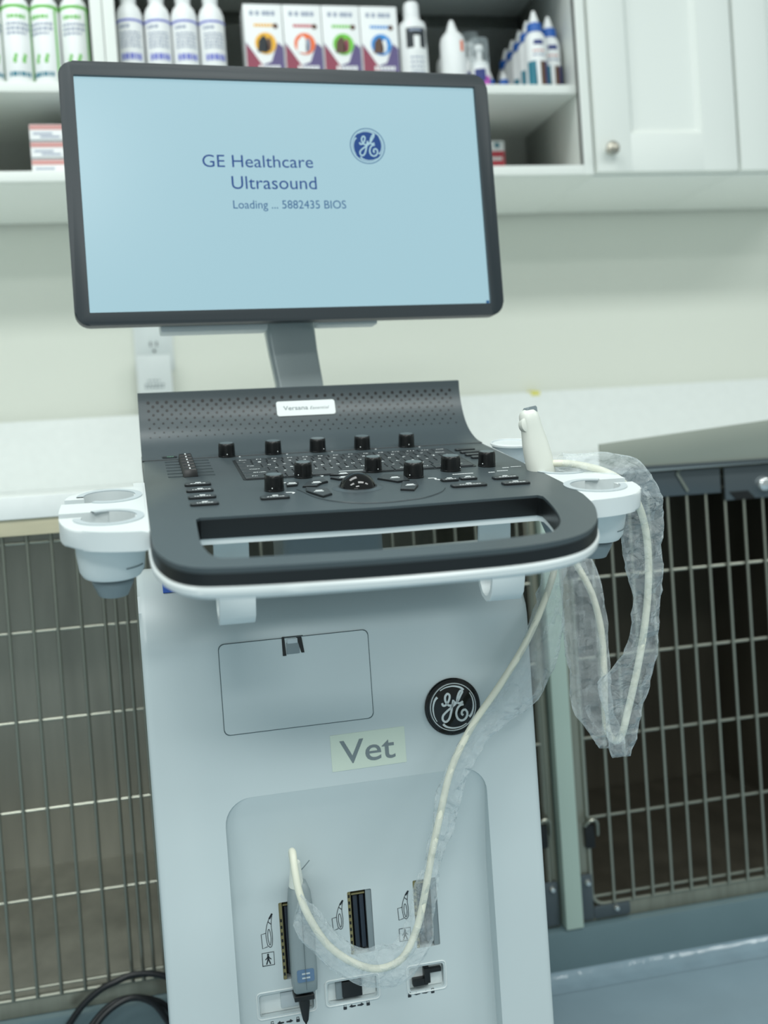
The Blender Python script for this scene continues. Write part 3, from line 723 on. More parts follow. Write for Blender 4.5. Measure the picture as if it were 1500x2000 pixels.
# buttons, sliders and printed marks
def button(u, v, hw, hd, name='button', print_=True, h=.0022, rd=.003):
    mb = MB(); T = tr(u, v, 0)
    mb.prism(rrect(-hw, hw, -hd, hd, rd, 4), 0, h*.75, 'darkkey', T); mb.prism(rrect(-hw+.0004, hw-.0004, -hd+.0006, hd-.0002, rd, 4), h*.5, h, 'key', T, .0004, 1)
    if print_:
        T2 = T @ tr(0, 0, h)
        ribbon(mb, [(-.002, hd*.35), (.003, hd*.35)], .0024, 'mark', T2, .0001)
        x = -hw*.55
        while x < hw*.6: l = random.uniform(.0012, .0026); ribbon(mb, [(x, -hd*.35), (x+l, -hd*.35)], .0013, 'mark', T2, .0001); x += l+.0007
    return mb.build(name, con, DECK, 30)
for v in (-.2235, -.2515, -.2805, -.3085): button(-.139, v, .0122, .0056)
button(-.0775, -.3015, .0128, .0060)
for u, v, hw in ((.153, -.1215, .0110), (.154, -.1385, .0115), (.1545, -.1545, .0115), (.1545, -.1700, .0100)): button(u, v, hw, .0045, 'button', False)
button(.0900, -.2735, .0082, .0056); button(.1088, -.2715, .0082, .0056); button(.0997, -.3020, .0166, .0058)
button(.1428, -.2790, .0122, .0056); button(.1436, -.3055, .0130, .0056)
for k, poly in {'k1': [(-.0452, -.2703), (-.0268, -.2807), (-.0269, -.3033), (-.0368, -.3126), (-.0473, -.2858)], 'k2': [(-.0397, -.2455), (-.022, -.2336), (-.0205, -.2491), (-.0283, -.2552), (-.0342, -.2666), (-.0472, -.2649)],
                'k3': [(-.0132, -.2182), (.0044, -.2105), (.01, -.2176), (-.0005, -.2249)], 'k4': [(-.0155, -.233), (.0084, -.2251), (.0049, -.242), (-.009, -.2427)], 'k5': [(.0266, -.2489), (.0381, -.2318), (.0541, -.2447), (.0538, -.265), (.0412, -.2697)],
                'k6': [(.045, -.2721), (.058, -.2713), (.0554, -.2899), (.0464, -.3092), (.0351, -.3034)], 'k7': [(-.0596, -.2442), (-.0475, -.2431), (-.0506, -.2567), (-.0608, -.2583)]}.items():
    mb = MB(); a = sum(x*y2-x2*y for (x, y), (x2, y2) in zip(poly, poly[1:]+poly[:1]))
    pp = poly if a > 0 else poly[::-1]
    mb.prism(pp, 0, .0015, 'darkkey'); mb.prism(grow(pp, -.0006), .0012, .0021, 'key', None, .0003, 1)
    cx = sum(x for x, y in poly)/len(poly); cy = sum(y for x, y in poly)/len(poly); T = tr(cx, cy, .0021)
    ribbon(mb, [(-.003, .001), (.0035, .001)], .0026, 'mark', T, .0001); ribbon(mb, [(-.005, -.003), (.004, -.003)], .0014, 'mark', T, .0001)
    mb.build('trackball_key', con, DECK, 30)
for i in range(6):
    v = -.0945-.0163*i
    mb = MB(); T = tr(-.1425, v, 0)
    mb.box(-.1640, -.1190, v-.0012, v+.0012, 0, .0003, 'darkkey'); mb.box(-.1640, -.1190, v-.0020, v-.0012, 0, .0004, 'console')
    mb.grid([[(-.1428+a, v+b, w) for a, b in rrect(-hw, hw, -hd, hd, .0008, 2)] for w, hw, hd in ((.0003, .0070, .0060), (.0068, .0064, .0046), (.0076, .0058, .0040))], 'black')
    ribbon(mb, [(0, -.003), (0, .003)], .0012, 'mark', tr(-.1428, v, .0076), .0002)
    mb.build('slider', con, DECK, 35)
mb = MB(); mb.prism(rrect(-.1655, -.150, -.0735, -.0655, .002, 3), 0, .0012, 'darkkey')
text(mb, 'ON', -.1605, -.0712, .0065, .0032, 'greenmark', Matrix.Identity(4), .0013); mb.build('lit_button', con, DECK, 30)
mb = MB(); rd = random.Random(5)
def curl(u, v, s, T=None):
    ribbon(mb, [(u-s, v+s*.5), (u+s*.2, v+s*.4), (u+s*.7, v-s*.2), (u+s*.3, v-s*.9)], .0018, 'mark', tr(0, 0, .0002), .0002)
for u, v, s in ((-.0609, -.2838, .004), (-.0222, -.2154, .0035), (.0425, -.2091, .003), (.0776, -.2599, .004), (.0805, -.2665, .002)): curl(u, v, s)
for u, v, l in ((.104, -.247, .006), (.114, -.247, .012), (.140, -.2478, .006), (.152, -.2439, .010), (.1605, -.2297, .006), (.172, -.2277, .010), (-.0555, -.238, .010)):
    x = u-l/2
    while x < u+l/2: q = rd.uniform(.001, .0024); ribbon(mb, [(x, v), (x+q, v)], .0020, 'mark', tr(0, 0, .0002), .0002); x += q+.0004
for u in (-.0855, -.0350, .0140, .0625, .1120): mb.prism(circ(.0010, 8, u, -.0865), 0, .0004, 'mark')
for u, v in ((.1331, -.0753), (.1393, -.0702), (.1339, -.0800)): mb.prism(circ(.0017, 8, u, v), 0, .0004, 'mark')
mb.build('printed_marks', con, DECK, 0)

# --- probe holders
def cup_shell(mb, u, v, w, outer, inner, key, key_in):
    T = tr(u, v, 0)
    mb.lathe(outer, key, T, 40); mb.lathe(inner, key_in, T, 40)
def holder(sg, off):
    m = lambda u: sg*u+off
    pl = [(-.187, -.206), (-.225, -.207), (-.245, -.220), (-.256, -.246), (-.2595, -.29), (-.2575, -.335), (-.249, -.362), (-.232, -.3775), (-.210, -.3850), (-.187, -.388)]
    pl = [pl[0]]+[(p.x, p.y) for p in spline([(x, y, 0) for x, y in pl[1:]], 3)]
    mb = MB()
    mb.prism([(m(x), y) for x, y in (pl if sg < 0 else pl[::-1])], -.0165, -.0005, 'white2', None, .0022, 3, True)
    h = mb.build('probe_holder', root, DECK)
    cuts = []
    for v, s in ((-.2475, -.262), (-.332, -.3165)):
        mb = MB(); mb.prism(circ(.0225, 40, m(-.2185), v), -.05, .02, 'white'); cuts.append(mb.build('cut', root, DECK))
        mb = MB(); a, b = sorted((m(-.275), m(-.2185))); mb.box(a, b, s-.0085, s+.0085, -.05, .02, 'white'); cuts.append(mb.build('cut', root, DECK))
    boolean(h, cuts)
    for v, s in ((-.2475, -1), (-.332, 1)):      # each cup is open towards its slit
        c = (PI if sg > 0 else 0)+(.50 if (s < 0) == (sg > 0) else -.50)
        T = tr(m(-.2185), v, 0)
        mb = MB(); a0, a1 = c+.44, c+2*PI-.44
        loop = [(.0288, -.013), (.0280, -.030), (.0262, -.044), (.0235, -.0485), (.0150, -.0485), (.0150, -.046), (.0195, -.040), (.0215, -.030), (.0224, -.012), (.0288, -.013)]
        mb.lathe(loop[:5], 'white', T, 44, a0, a1); mb.lathe(loop[4:], 'cupgrey', T, 44, a0, a1)
        for a in (a0, a1): mb.face([T @ Vector((r*math.cos(a), r*math.sin(a), w_)) for r, w_ in loop[:-1]], 'white')
        mb.build('cup', h, DECK)
        mb = MB(); mb.lathe([(.0226, -.0006), (.0284, -.0006), (.0286, .0005), (.0226, .0005), (.0226, -.0006)], 'lgrey', T, 44, c+.52, c+2*PI-.52); mb.build('cup_insert', h, DECK)
        mb = MB(); mb.lathe([(.0185, -.0484), (.0165, -.056), (.0120, -.066), (.0105, -.0665), (.0095, -.058), (.0145, -.0484), (.0185, -.0484)], 'grey', T, 32); mb.build('cup_outlet', h, DECK)
    mb = MB(); T = tr(m(-.2185), -.332, 0)
    f = lambda a, z, rr: T @ Vector((rr*math.cos(a), rr*math.sin(a), z))
    a1 = -PI/2+.45
    mb.tube([f(a, -.0385, .0272) for a in [a1+.05*j for j in range(15)]], .0005, 'inkgrey', 6); mb.build('clip_line', h, DECK)
    mb = MB(); a, b = sorted((m(-.1975), m(-.1865))); mb.box(a, b, -.386, -.19 if sg > 0 else -.085, -.0165, -.0008, 'white2', .0012); mb.build('side_bracket', h, DECK)
    return h
hl = holder(1, 0)
hr = holder(-1, -.0085)
mb = MB(); T = tr(.2125, -.106, 0)
mb.lathe([(.0001, -.040), (.017, -.040), (.0205, -.010), (.0222, -.001), (.0236, .0005), (.0236, .0028), (.0222, .0032), (.0208, .0015), (.0190, -.012), (.0150, -.036), (.0001, -.036)], 'lgrey', T, 48)
mb.lathe([(.0222, .0000), (.0240, .0006), (.0242, .0026), (.0228, .0036), (.0215, .0022)], 'white2', T, 48); mb.build('gel_cup', hr, DECK)

# --- cable hooks below the slot
for c in (-.1195, .1165):
    mb = MB()
    pr = [(-.322, -.021), (-.322, -.075), (-.326, -.087), (-.335, -.0945), (-.346, -.0965), (-.356, -.093), (-.3625, -.085), (-.364, -.072), (-.364, -.045), (-.3605, -.043), (-.3600, -.072), (-.3585, -.082), (-.353, -.089), (-.346, -.092), (-.337, -.0905), (-.3295, -.084), (-.3265, -.074), (-.3265, -.021)]
    mb.prism([(y, z) for y, z in pr], -.015, .015, 'white', axes((c, 0, 0), (0, 1, 0), (0, 0, 1), (1, 0, 0)), .0008, 1, True)
    mb.build('cable_hook', root, DECK)

# --- column and cart body
mb = MB(); mb.prism(rrect(-.052, .054, -.135, -.035, .012), .655, .748, 'grey', None); mb.build('column', root, CART)
prof = [(-.18, .14), (-.18, .590), (-.1775, .601), (-.170, .613), (-.158, .626), (-.140, .6405), (-.120, .6525), (-.100, .6585), (-.080, .6600), (-.02, .6570), (.05, .6490), (.10, .6420), (.12, .625), (.12, .14)]
mb = MB(); mb.prism(prof, -.2015, .1915, 'cartwhite', axes((0, 0, 0), (0, 1, 0), (0, 0, 1), (1, 0, 0)), .007, 4, True)
body = mb.build('cart_body', root, CART)
RB = -.160
cuts = []
mb = MB(); mb.prism(rrect(-.134, .1335, .05, .4385, .026, 8), .1597, .30, 'white', FRONT, .004, 2); c = mb.build('cut', root, CART)
mb = MB(); mb.prism([(-.184, .47), (-.1797, .4378), (-.1740, .418), (-.1685, .395), (-.1640, .368), (-.1610, .345), (-.1597, .326), (-.1500, .326), (-.1500, .47)], -.15, .15, 'white', axes((0, 0, 0), (0, 1, 0), (0, 0, 1), (1, 0, 0)))
boolean(c, [mb.build('cut', root, CART)]); cuts.append(c)      # the recess floor slopes in from its top edge
PORTS = ((-.0865, -.0540, .2440, .3225), (-.0160, .0090, .2575, .3225), (.0530, .0780, .2525, .3235))
LATCH = ((-.1125, -.0575, .2100, .2325), (-.0430, .0085, .2110, .2328), (.0425, .0798, .2090, .2335))
for a, b, z0, z1 in PORTS:
    mb = MB(); mb.prism(rrect(a, b, z0, z1, .0012, 2), .138, .17, 'black', FRONT); cuts.append(mb.build('cut', root, CART))
for a, b, z0, z1 in LATCH:
    mb = MB(); mb.prism(rrect(a, b, z0, z1, .003, 3), .148, .17, 'white', FRONT); cuts.append(mb.build('cut', root, CART))
mb = MB(); mb.prism(rrect(-.0665, -.0450, .5735, .592, .001, 2), .1745, .20, 'white', FRONT); cuts.append(mb.build('cut', root, CART))
boolean(body, cuts)
# access door with its latch
mb = MB(); y = -.1800
mb.prism(rrect(-.1282, .0197, .5022, .5905, .005), .1795, .1806, 'cartwhite', FRONT, .0004, 1); door = mb.build('access_door', body, CART)
mb = MB()
mb.tube([Vector((x, y-.0002, z)) for x, z in rrect(-.1285, .0200, .5019, .5908, .0053, 5)], .00055, 'seam', 6, True); mb.build('door_seam', body, CART)
mb = MB()
mb.box(-.0625, -.0495, -.1814, -.1750, .5745, .5860, 'grey', .0008); mb.box(-.0615, -.0510, -.1822, -.1755, .5850, .5900, 'lgrey', .0008)
mb.prism([(-.0665, .5735), (-.0630, .5735), (-.0640, .5915), (-.0665, .5915)], .1752, .1816, 'black', FRONT); mb.prism([(-.0450, .5750), (-.0480, .5750), (-.0520, .5905), (-.0470, .5905)], .1752, .1816, 'black', FRONT)
mb.build('door_latch', body, CART)
# round emblem
mb = MB(); L = front(.1025, -.1795, .5035)
mb.lathe([(.0292, -.001), (.0292, .0022), (.0280, .0034), (.0268, .0036), (.0262, .0030), (.0255, .0030), (.020, .0038), (.010, .0044), (.0001, .0046)], 'ball', L, 56); bd = mb.build('emblem', body, CART, 30)
mb = MB(); mb.lathe([(.0233, .0030), (.0236, .0046), (.0242, .0046), (.0245, .0030)], 'silver', L, 56); monogram(mb, L @ tr(0, 0, .0038), .0262, 'silver', .082, .0010); mb.build('emblem_letters', bd, CART, 30)
# paper sticker with lettering
T = front(.0128, -.1800, .4710) @ Matrix.Rotation(.006, 4, 'Z')
mb = MB(); mb.prism(rrect(-.0382, .0380, -.0182, .0182, .0006, 2), 0, .0004, 'sticker', T); st = mb.build('name_sticker', body, CART)
mb = MB(); text(mb, 'Vet', -.0292, -.0115, .0562, .0228, 'inkgrey', T @ tr(0, 0, .0004), .0002, .006); mb.build('sticker_lettering', st, CART, 0)
# blue sticker on the sloping top
a = Vector((0, -.1385, .6418)); b = Vector((0, -.1185, .6539)); tg = (b-a).normalized(); nr = Vector((0, -tg.z, tg.y))
T = axes((-.1762, a.y, a.z), (1, 0, 0), tg, nr)
mb = MB(); mb.prism([(0, -.001), (.05, -.001), (.05, .021), (0, .021)], .0004, .0010, 'bluesticker', T); mb.prism(circ(.0042, 16, .0165, .006), .001, .0012, 'bwhite', T); ribbon(mb, [(.0155, .006), (.0175, .006)], .002, 'bluesticker', T @ tr(0, 0, .0012), .0001); mb.build('blue_sticker', body, CART)

# ports and latches in the recess
for i, (a, b, z0, z1) in enumerate(PORTS):
    mb = MB()
    mb.box(a+.0002, a+.0035, -.1585, -.1385, z0+.0002, z1-.0002, 'gold'); mb.box(b-.0060, b-.0002, -.1585, -.1385, z0+.0002, z1-.0002, 'grey')
    mb.box(a+.0035, b-.006, -.1470, -.1385, z0+.0002, z1-.0002, 'black')
    for q in range(2): mb.box(a+.0060+.0068*q, a+.0105+.0068*q, -.1555, -.1385, z0+.004, z1-.006, 'slotblue', .0006)
    mb.box(a+.0045, b-.0068, -.1575, -.1385, z1-.0045, z1-.003, 'gold')
    for q in range(9): mb.box(a+.0008, a+.0026, -.1590, -.1580, z0+.004+.0068*q, z0+.007+.0068*q, 'black')
    mb.build('port', body, CART)
for i, (a, b, z0, z1) in enumerate(LATCH):
    mb = MB(); mb.box(a+.0005, b-.0005, -.1530, -.1482, z0+.0005, z1-.0005, 'white')
    if i == 0: mb.box(a+.022, a+.048, -.1560, -.1525, z0+.004, z1-.003, 'lgrey', .0008)
    if i == 1: mb.box(a+.0155, a+.036, -.1590, -.1525, z0+.003, z1-.002, 'black', .001); mb.box(a+.009, a+.0155, -.1570, -.1525, z0+.002, z1-.002, 'grey', .0006)
    if i == 2:
        mb.box(a+.004, a+.020, -.1600, -.1525, z0+.004, z0+.0115, 'black', .001); mb.box(a+.016, a+.0225, -.1610, -.1525, z0+.006, z0+.0215, 'black', .001); mb.box(a+.0225, b-.002, -.1580, -.1525, z0+.0150, z0+.0195, 'black', .0006)
    mb.build('port_latch', body, CART)
for i, (a, b, z0, z1) in enumerate(LATCH):    # raised rim round each latch pocket
    mb = MB(); mb.tube([Vector((x, RB+.0002, z)) for x, z in rrect(a-.0022, b+.0022, z0-.0022, z1+.0022, .004, 4)], .0009, 'white', 6, True); mb.build('pocket_rim', body, CART)
def icon_probe(mb, x, z, sw, sh, T):
    P = lambda pts: [(x+a*sw, z+b*sh) for a, b in pts]; wd = .0006
    ribbon(mb, P([(.40, .46), (.02, .44), (.06, .02), (.46, .06)]), wd, 'ink', T, .0002, 4, False)
    ribbon(mb, P([(.46, .10), (.38, .40), (.46, .62), (.60, .78), (.78, .92), (.97, 1.0)]), wd, 'ink', T, .0002)
    ribbon(mb, P([(.97, 1.0), (.88, .82), (.84, .62), (.88, .36), (.82, .10), (.66, .03), (.46, .10)]), wd, 'ink', T, .0002)
    ribbon(mb, P([(.62, .10), (.52, .32), (.58, .54), (.70, .52), (.76, .30), (.70, .12), (.62, .10)]), wd, 'ink', T, .0002)
    ribbon(mb, P([(.62, .78), (.82, .70)]), wd*1.2, 'ink', T, .0002); ribbon(mb, P([(.72, .86), (.97, 1.0)]), wd*3, 'ink', T, .0002)
def icon_man(mb, x, z, s, T):
    P = lambda pts: [(x+a*s, z+b*s) for a, b in pts]; wd = .0007
    ribbon(mb, P([(0, 0), (1, 0), (1, 1.1), (0, 1.1), (0, -.04)]), wd, 'ink', T, .0002, 4, False)
    mb.prism(circ(.09*s, 12, x+.5*s, z+.92*s), 0, .0002, 'ink', T)
    ribbon(mb, P([(.5, .82), (.5, .45)]), .0022, 'ink', T, .0002); ribbon(mb, P([(.5, .75), (.25, .5)]), .0009, 'ink', T, .0002); ribbon(mb, P([(.5, .75), (.75, .5)]), .0009, 'ink', T, .0002)
    ribbon(mb, P([(.47, .5), (.33, .1)]), .0012, 'ink', T, .0002); ribbon(mb, P([(.53, .5), (.67, .1)]), .0012, 'ink', T, .0002)
def icon_lock(mb, x, z, T, w):
    for q, xx in enumerate((x, x+w)):
        mb.prism(rrect(xx-.0018, xx+.0018, z-.0022, z+.0008, .0005, 2), 0, .0002, 'ink', T)
        ribbon(mb, [(xx-.0011, z+.0008), (xx-.0011, z+.0028), (xx+.0011, z+.0028), (xx+.0011, z+(.0008 if q else .0018))], .0006, 'ink', T, .0002, 4, False)
    for xx, d in ((x+w*.32, -1), (x+w*.68, 1)):
        mb.prism([(xx-d*.0035, z-.0006), (xx+d*.0010, z-.0012), (xx+d*.0035, z), (xx+d*.0005, z+.0022), (xx, z+.0008), (xx-d*.0035, z+.0006)][::d], 0, .0002, 'ink', T)
T = front(0, RB+.0002, 0)
for x, z, h in ((-.1060, .2784, .0345), (-.0335, .2850, .0300), (.0352, .2845, .0295)): mb = MB(); icon_probe(mb, x, z, .0130, h, T); mb.build('probe_symbol', body, CART, 0)
for x, z in ((-.1062, .2615), (.0355, .2630)): mb = MB(); icon_man(mb, x, z, .0118, T); mb.build('patient_symbol', body, CART, 0)
for x, z, w_ in ((-.1010, .2015, .0260), (-.0262, .2052, .0240), (.0417, .2058, .0248)): mb = MB(); icon_lock(mb, x, z, T, w_); mb.build('lock_symbol', body, CART, 0)
# base and castors (below the picture)
mb = MB(); mb.prism(rrect(-.195, .180, -.165, .115, .05), .075, .120, 'white', None, .012, 3); base = mb.build('base', root, CART)
for x in (-.155, .14):
    for y in (-.12, .08):
        mb = MB(); T = axes((x, y, .032), (0, 1, 0), (0, 0, 1), (1, 0, 0))
        for s in (-.014, .004): mb.lathe([(.0001, s), (.026, s), (.0318, s+.002), (.0318, s+.008), (.026, s+.010), (.0001, s+.010)], 'black', T, 28)
        mb.box(x-.006, x+.006, y-.008, y+.008, .032, .076, 'grey'); mb.build('castor', root, CART)

# ------------------------------------------------------------------ probe with cable and connector, film sleeves, floor cord
CABLE = [(-0.0693, -0.178, 0.3483), (-0.0711, -0.186, 0.3678), (-0.0732, -0.195, 0.3839), (-0.0736, -0.206, 0.3862), (-0.0737, -0.214, 0.3731), (-0.0716, -0.22, 0.3528), (-0.0647, -0.226, 0.3308), (-0.0499, -0.232, 0.3048), (-0.0273, -0.236, 0.2854), (-0.0034, -0.238, 0.2763), (0.0196, -0.238, 0.2822), (0.0354, -0.236, 0.3046), (0.046, -0.232, 0.3312), (0.0588, -0.226, 0.3723), (0.0716, -0.221, 0.4092), (0.0876, -0.216, 0.4514), (0.1129, -0.211, 0.4889), (0.1452, -0.207, 0.5244), (0.1739, -0.202, 0.5579), (0.1983, -0.195, 0.5927), (0.2193, -0.18, 0.6236), (0.2325, -0.165, 0.6454), (0.242, -0.155, 0.6565), (0.2487, -0.155, 0.6526), (0.2553, -0.16, 0.6348), (0.2626, -0.18, 0.6034), (0.2616, -0.2, 0.5684), (0.2555, -0.215, 0.5291), (0.2492, -0.225, 0.4951), (0.2461, -0.235, 0.4743), (0.2508, -0.24, 0.4641), (0.2565, -0.245, 0.4697), (0.2624, -0.25, 0.4937), (0.2727, -0.255, 0.5342), (0.2807, -0.26, 0.5748), (0.2868, -0.262, 0.6149), (0.2877, -0.265, 0.6504), (0.283, -0.27, 0.6811), (0.2725, -0.275, 0.706), (0.2588, -0.275, 0.7238), (0.2437, -0.27, 0.7338), (0.2275, -0.262, 0.7399), (0.2121, -0.255, 0.7435), (0.1976, -0.245, 0.7446)]
SLEEVES = {'A': [((0.2123, -0.178, 0.6428), (0.2367, -0.178, 0.6406)), ((0.1998, -0.187, 0.6101), (0.2293, -0.187, 0.6126)), ((0.1831, -0.196, 0.5785), (0.2222, -0.196, 0.5798)), ((0.1635, -0.203, 0.5477), (0.2103, -0.203, 0.5452)), ((0.1446, -0.208, 0.5195), (0.1846, -0.208, 0.5071)), ((0.1205, -0.211, 0.4972), (0.155, -0.211, 0.4904)), ((0.0995, -0.214, 0.4774), (0.1247, -0.214, 0.4717)), ((0.0821, -0.217, 0.4524), (0.104, -0.217, 0.4418)), ((0.0678, -0.22, 0.4247), (0.0918, -0.22, 0.4163)), ((0.0635, -0.222, 0.4006), (0.0833, -0.222, 0.3927)), ((0.0553, -0.225, 0.3775), (0.071, -0.225, 0.3727)), ((0.0486, -0.228, 0.3595), (0.0648, -0.228, 0.3545)), ((0.0363, -0.232, 0.3453), (0.0591, -0.232, 0.3342)), ((0.0294, -0.236, 0.3205), (0.0543, -0.236, 0.3115)), ((0.0139, -0.24, 0.2999), (0.0486, -0.24, 0.2891)), ((-0.0016, -0.242, 0.3009), (0.0197, -0.242, 0.2612)), ((-0.0224, -0.242, 0.3019), (-0.0056, -0.242, 0.2588)), ((-0.0405, -0.24, 0.3178), (-0.0293, -0.24, 0.2679)), ((-0.0555, -0.236, 0.3382), (-0.0519, -0.236, 0.2858)), ((-0.0653, -0.231, 0.3476), (-0.0738, -0.231, 0.3108)), ((-0.0712, -0.228, 0.3543), (-0.081, -0.228, 0.3264))], 'B': [((0.237, -0.16, 0.6474), (0.2707, -0.16, 0.6456)), ((0.2297, -0.175, 0.6222), (0.2731, -0.175, 0.6236)), ((0.2233, -0.19, 0.5922), (0.2716, -0.19, 0.5982)), ((0.2174, -0.205, 0.5631), (0.2671, -0.205, 0.5659)), ((0.2167, -0.218, 0.534), (0.2605, -0.218, 0.5396)), ((0.2131, -0.226, 0.5151), (0.2567, -0.226, 0.5205)), ((0.2118, -0.234, 0.4963), (0.2539, -0.234, 0.5016)), ((0.2191, -0.24, 0.4814), (0.2546, -0.24, 0.4873)), ((0.2248, -0.245, 0.4691), (0.258, -0.245, 0.4752)), ((0.2294, -0.248, 0.4606), (0.2591, -0.248, 0.4629))], 'C': [((0.2425, -0.25, 0.4502), (0.2627, -0.25, 0.4496)), ((0.2376, -0.252, 0.4717), (0.2694, -0.252, 0.4728)), ((0.2358, -0.254, 0.4977), (0.276, -0.254, 0.4954)), ((0.2314, -0.256, 0.5264), (0.2843, -0.256, 0.5178)), ((0.2478, -0.258, 0.5426), (0.2916, -0.258, 0.5429)), ((0.2625, -0.26, 0.564), (0.295, -0.26, 0.5682)), ((0.2677, -0.262, 0.5915), (0.2974, -0.262, 0.5936)), ((0.2702, -0.262, 0.6114), (0.3019, -0.262, 0.6185)), ((0.2634, -0.264, 0.6374), (0.3017, -0.264, 0.639)), ((0.2594, -0.266, 0.6629), (0.3029, -0.266, 0.6642)), ((0.2605, -0.27, 0.6829), (0.3042, -0.27, 0.6894)), ((0.2513, -0.274, 0.7011), (0.3021, -0.274, 0.7047)), ((0.2445, -0.277, 0.714), (0.2921, -0.277, 0.7229)), ((0.2366, -0.277, 0.722), (0.2782, -0.277, 0.7402)), ((0.2276, -0.272, 0.7275), (0.2556, -0.272, 0.7502)), ((0.2138, -0.262, 0.7334), (0.2283, -0.262, 0.7522)), ((0.2026, -0.255, 0.7367), (0.2075, -0.255, 0.7537))]}

pt = thing('ultrasound_probe', 'white ultrasound probe in the right holder, cream cable looping down to its connector', 'ultrasound probe', CART @ tr(.197, -.245, .70))
mb = MB()
T0 = Vector((.1975, -.2435, .700)); T1 = Vector((.1805, -.2435, .7985)); ax = (T1-T0).normalized(); sx = Vector((1, 0, 0)); sx = (sx-ax*sx.dot(ax)).normalized(); sy = ax.cross(sx)
def sect(s, hx, hy, dx=0, dy=0):
    c = T0.lerp(T1, s)+sx*dx+sy*dy
    return [c+sx*hx*math.copysign(abs(math.cos(a))**.8, math.cos(a))+sy*hy*math.copysign(abs(math.sin(a))**.8, math.sin(a)) for a in [2*PI*j/28 for j in range(28)]]
mb.grid([sect(*a) for a in ((0, .0085, .0075), (.2, .0115, .0095), (.38, .0135, .0105), (.52, .0136, .0105), (.66, .0126, .0100), (.77, .0108, .0095), (.84, .0100, .0095), (.90, .0098, .0095), (.95, .0090, .0088), (.985, .0070, .007), (1.0, .0035, .004))], 'probewhite')
pb = mb.build('probe_body', pt, CART, 60)
mb = MB(); c = T0.lerp(T1, .855)-sx*.0052-sy*.0042*(1 if sy.y > 0 else -1)
mb.grid([[c+Vector((r*math.cos(a), y, r*math.sin(a)*1.15)) for a in [2*PI*j/24 for j in range(24)]] for r, y in ((.0064, .007), (.0070, -.0005), (.0064, -.0026), (.0050, -.0032), (.0001, -.0034))], 'probewhite'); mb.build('finger_pad', pb, CART, 50)
mb = MB(); c = T0.lerp(T1, .955)+sx*.002
mb.grid([[c+sx*a+Vector((0, b, z)) for a, b in rrect(-hw, hw, -.0062, .0062, .0025, 4)] for z, hw in ((-.003, .0064), (.0045, .0060), (.0062, .0048))], 'grey'); mb.build('probe_lens', pb, CART, 50)
mb = MB(); mb.tube(spline(CABLE, 5), .0036, 'cable', 12); mb.build('cable', pt, CART, 60)
mb = MB(); rings = []
for z, hw, fy, by, ch in ((.2370, .0098, -.1800, -.1620, .002), (.2400, .0118, -.1835, -.1600, .0035), (.2560, .0124, -.1850, -.1600, .004), (.3000, .0122, -.1865, -.1600, .0045), (.3250, .0116, -.1865, -.1610, .005), (.3380, .0104, -.1850, -.1630, .005), (.3460, .0075, -.1820, -.1660, .004), (.3480, .0050, -.1800, -.1690, .003)):
    x = -.0672-(.2560-z)*.012; rings.append([(x+a, b, z) for a, b in rrect(-hw, hw, fy, by, ch, 4)])
mb.grid(rings, 'connector'); cn = mb.build('connector', pt, CART, 45)
mb = MB(); T = front(-.0668, -.1852, .2570); mb.prism(rrect(-.0088, .0082, -.0062, .0062, .0018), -.0015, .0006, 'bluelabel', T)
for z in (.002, -.0022): ribbon(mb, [(-.004, z), (.004, z)], .0016, 'lgrey', T @ tr(0, 0, .0006), .0001)
mb.build('connector_label', cn, CART)
mb = MB(); mb.rod((-.0672, -.1866, .243), (-.0668, -.1872, .322), .0003, 'seam', 6); mb.build('seam_line', cn, CART)
mb = MB(); mb.grid([[(-.0690+a, b, z) for a, b in rrect(-hw, hw, -.178, -.164, .0015, 3)] for z, hw in ((.2050, .0008), (.2085, .0028), (.2240, .0052), (.2300, .0055))], 'black')
mb.prism(rrect(-.0790, -.0590, .2290, .2345, .0008, 2), .163, .180, 'black', FRONT, .0008, 1); mb.build('locking_lever', cn, CART)
mb = MB(); mb.lathe([(.0075, 0), (.0068, .006), (.0058, .016), (.0050, .024), (.0046, .026)], 'probewhite', axes((-.0690, -.1765, .3440), (1, 0, 0), (0, .98, .2), (0, -.2, .98)), 20)
mb.tube(spline([(-.066, -.176, .356), (-.060, -.178, .362), (-.0545, -.179, .368)], 4), .0006, 'grey', 6); mb.build('strain_relief', cn, CART, 50)

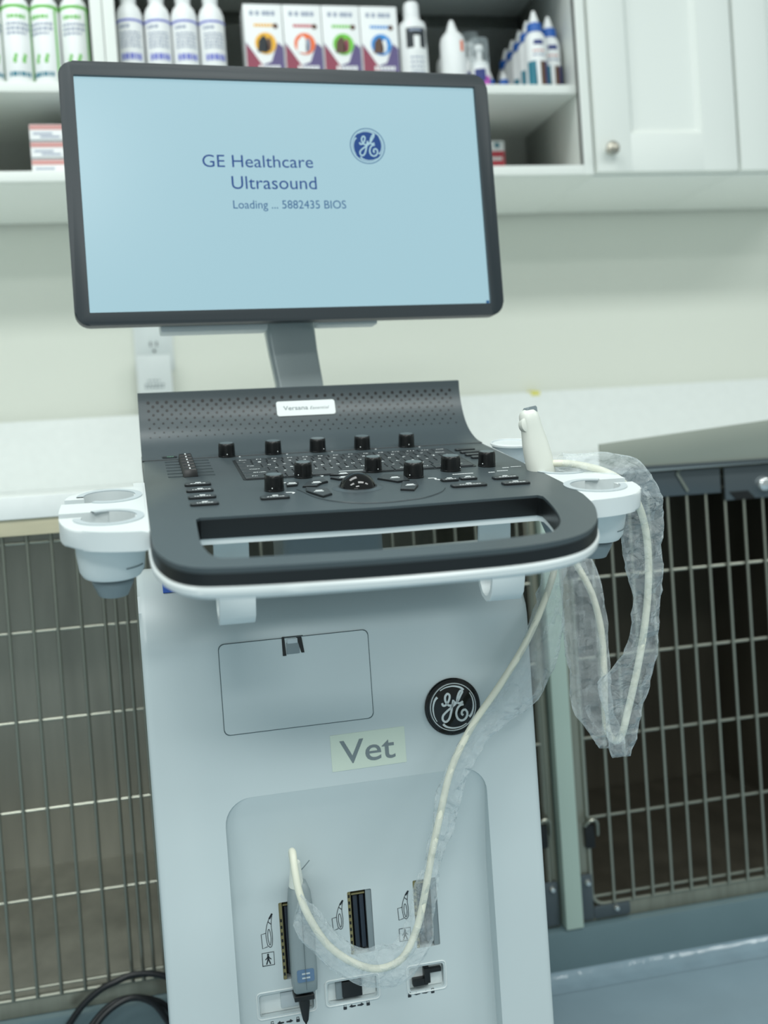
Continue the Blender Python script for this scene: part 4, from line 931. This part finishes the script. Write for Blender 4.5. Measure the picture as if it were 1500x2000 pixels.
def sleeve(key, label, flat, seed):
    secs = [(Vector(a), Vector(b)) for a, b in SLEEVES[key]]; Ls = spline([a for a, b in secs], 4); Rs = spline([b for a, b in secs], 4)
    n = 18; rings = []
    for i, (a, b) in enumerate(zip(Ls, Rs)):
        c = (a+b)/2; h = (b-a)/2; L = h.length; hx = h/L; dp = Vector((0, -1, 0)); ring = []
        for j in range(n):
            an = 2*PI*j/n; ca, sa = math.cos(an), math.sin(an)
            base = c+h*ca*(1 if abs(ca) > .2 else 1)+dp*sa*max(L*flat, .0052)
            nz = noise.noise((base*60)+Vector((seed, 0, sa)))*1.1+noise.noise(base*140+Vector((0, seed, sa*2)))*.8
            k = .0034*nz
            ring.append(base+hx*ca*k*.6+dp*sa*k*1.6+dp*noise.noise(base*120+Vector((0, 0, seed)))*.0026)
        rings.append(ring)
    mb = MB(); mb.grid(rings, 'film', caps=False); o = mb.build('plastic_sleeve', None, CART, 9)
    return tag(o, label, 'plastic sleeve', 'clear film sleeves on the probe cable')
sleeve('A', 'clear crinkled film sleeve around the cable crossing the front of the cart', .34, 1.3)
sleeve('B', 'clear film sleeve hanging under the right end of the console, beside the cart', .26, 4.1)
sleeve('C', 'clear crinkled film sleeve around the outermost cable loop in front of the right kennel', .30, 7.7)

mb = MB()
cord = spline([(-.34, 1.30, .0045), (-.24, 1.34, .0045), (-.165, 1.378, .016), (-.128, 1.392, .055), (-.100, 1.404, .088), (-.066, 1.410, .102), (-.038, 1.412, .090), (-.020, 1.414, .060), (-.006, 1.420, .030), (.02, 1.424, .012), (.06, 1.426, .010),
    (.085, 1.432, .012), (.05, 1.436, .014), (.0, 1.432, .032), (-.014, 1.428, .062), (-.030, 1.424, .084), (-.060, 1.424, .095), (-.088, 1.424, .092), (-.115, 1.420, .072), (-.150, 1.400, .028), (-.190, 1.37, .0045), (-.30, 1.33, .0045)], 6)
mb.tube(cord, .0042, 'cord', 10)
cord3 = spline([(-.33, 1.40, .0045), (-.22, 1.43, .010), (-.165, 1.440, .045), (-.130, 1.441, .085), (-.105, 1.441, .104), (-.085, 1.440, .112), (-.06, 1.442, .117), (-.03, 1.442, .112), (-.004, 1.440, .098), (.02, 1.438, .078), (.05, 1.434, .04), (.09, 1.428, .012), (.13, 1.426, .010)], 6)
mb.tube(cord3, .0042, 'cord', 10)
tag(mb.build('power_cord', None, None, 60), 'black power cord looped on the floor left of the ultrasound cart', 'cord')
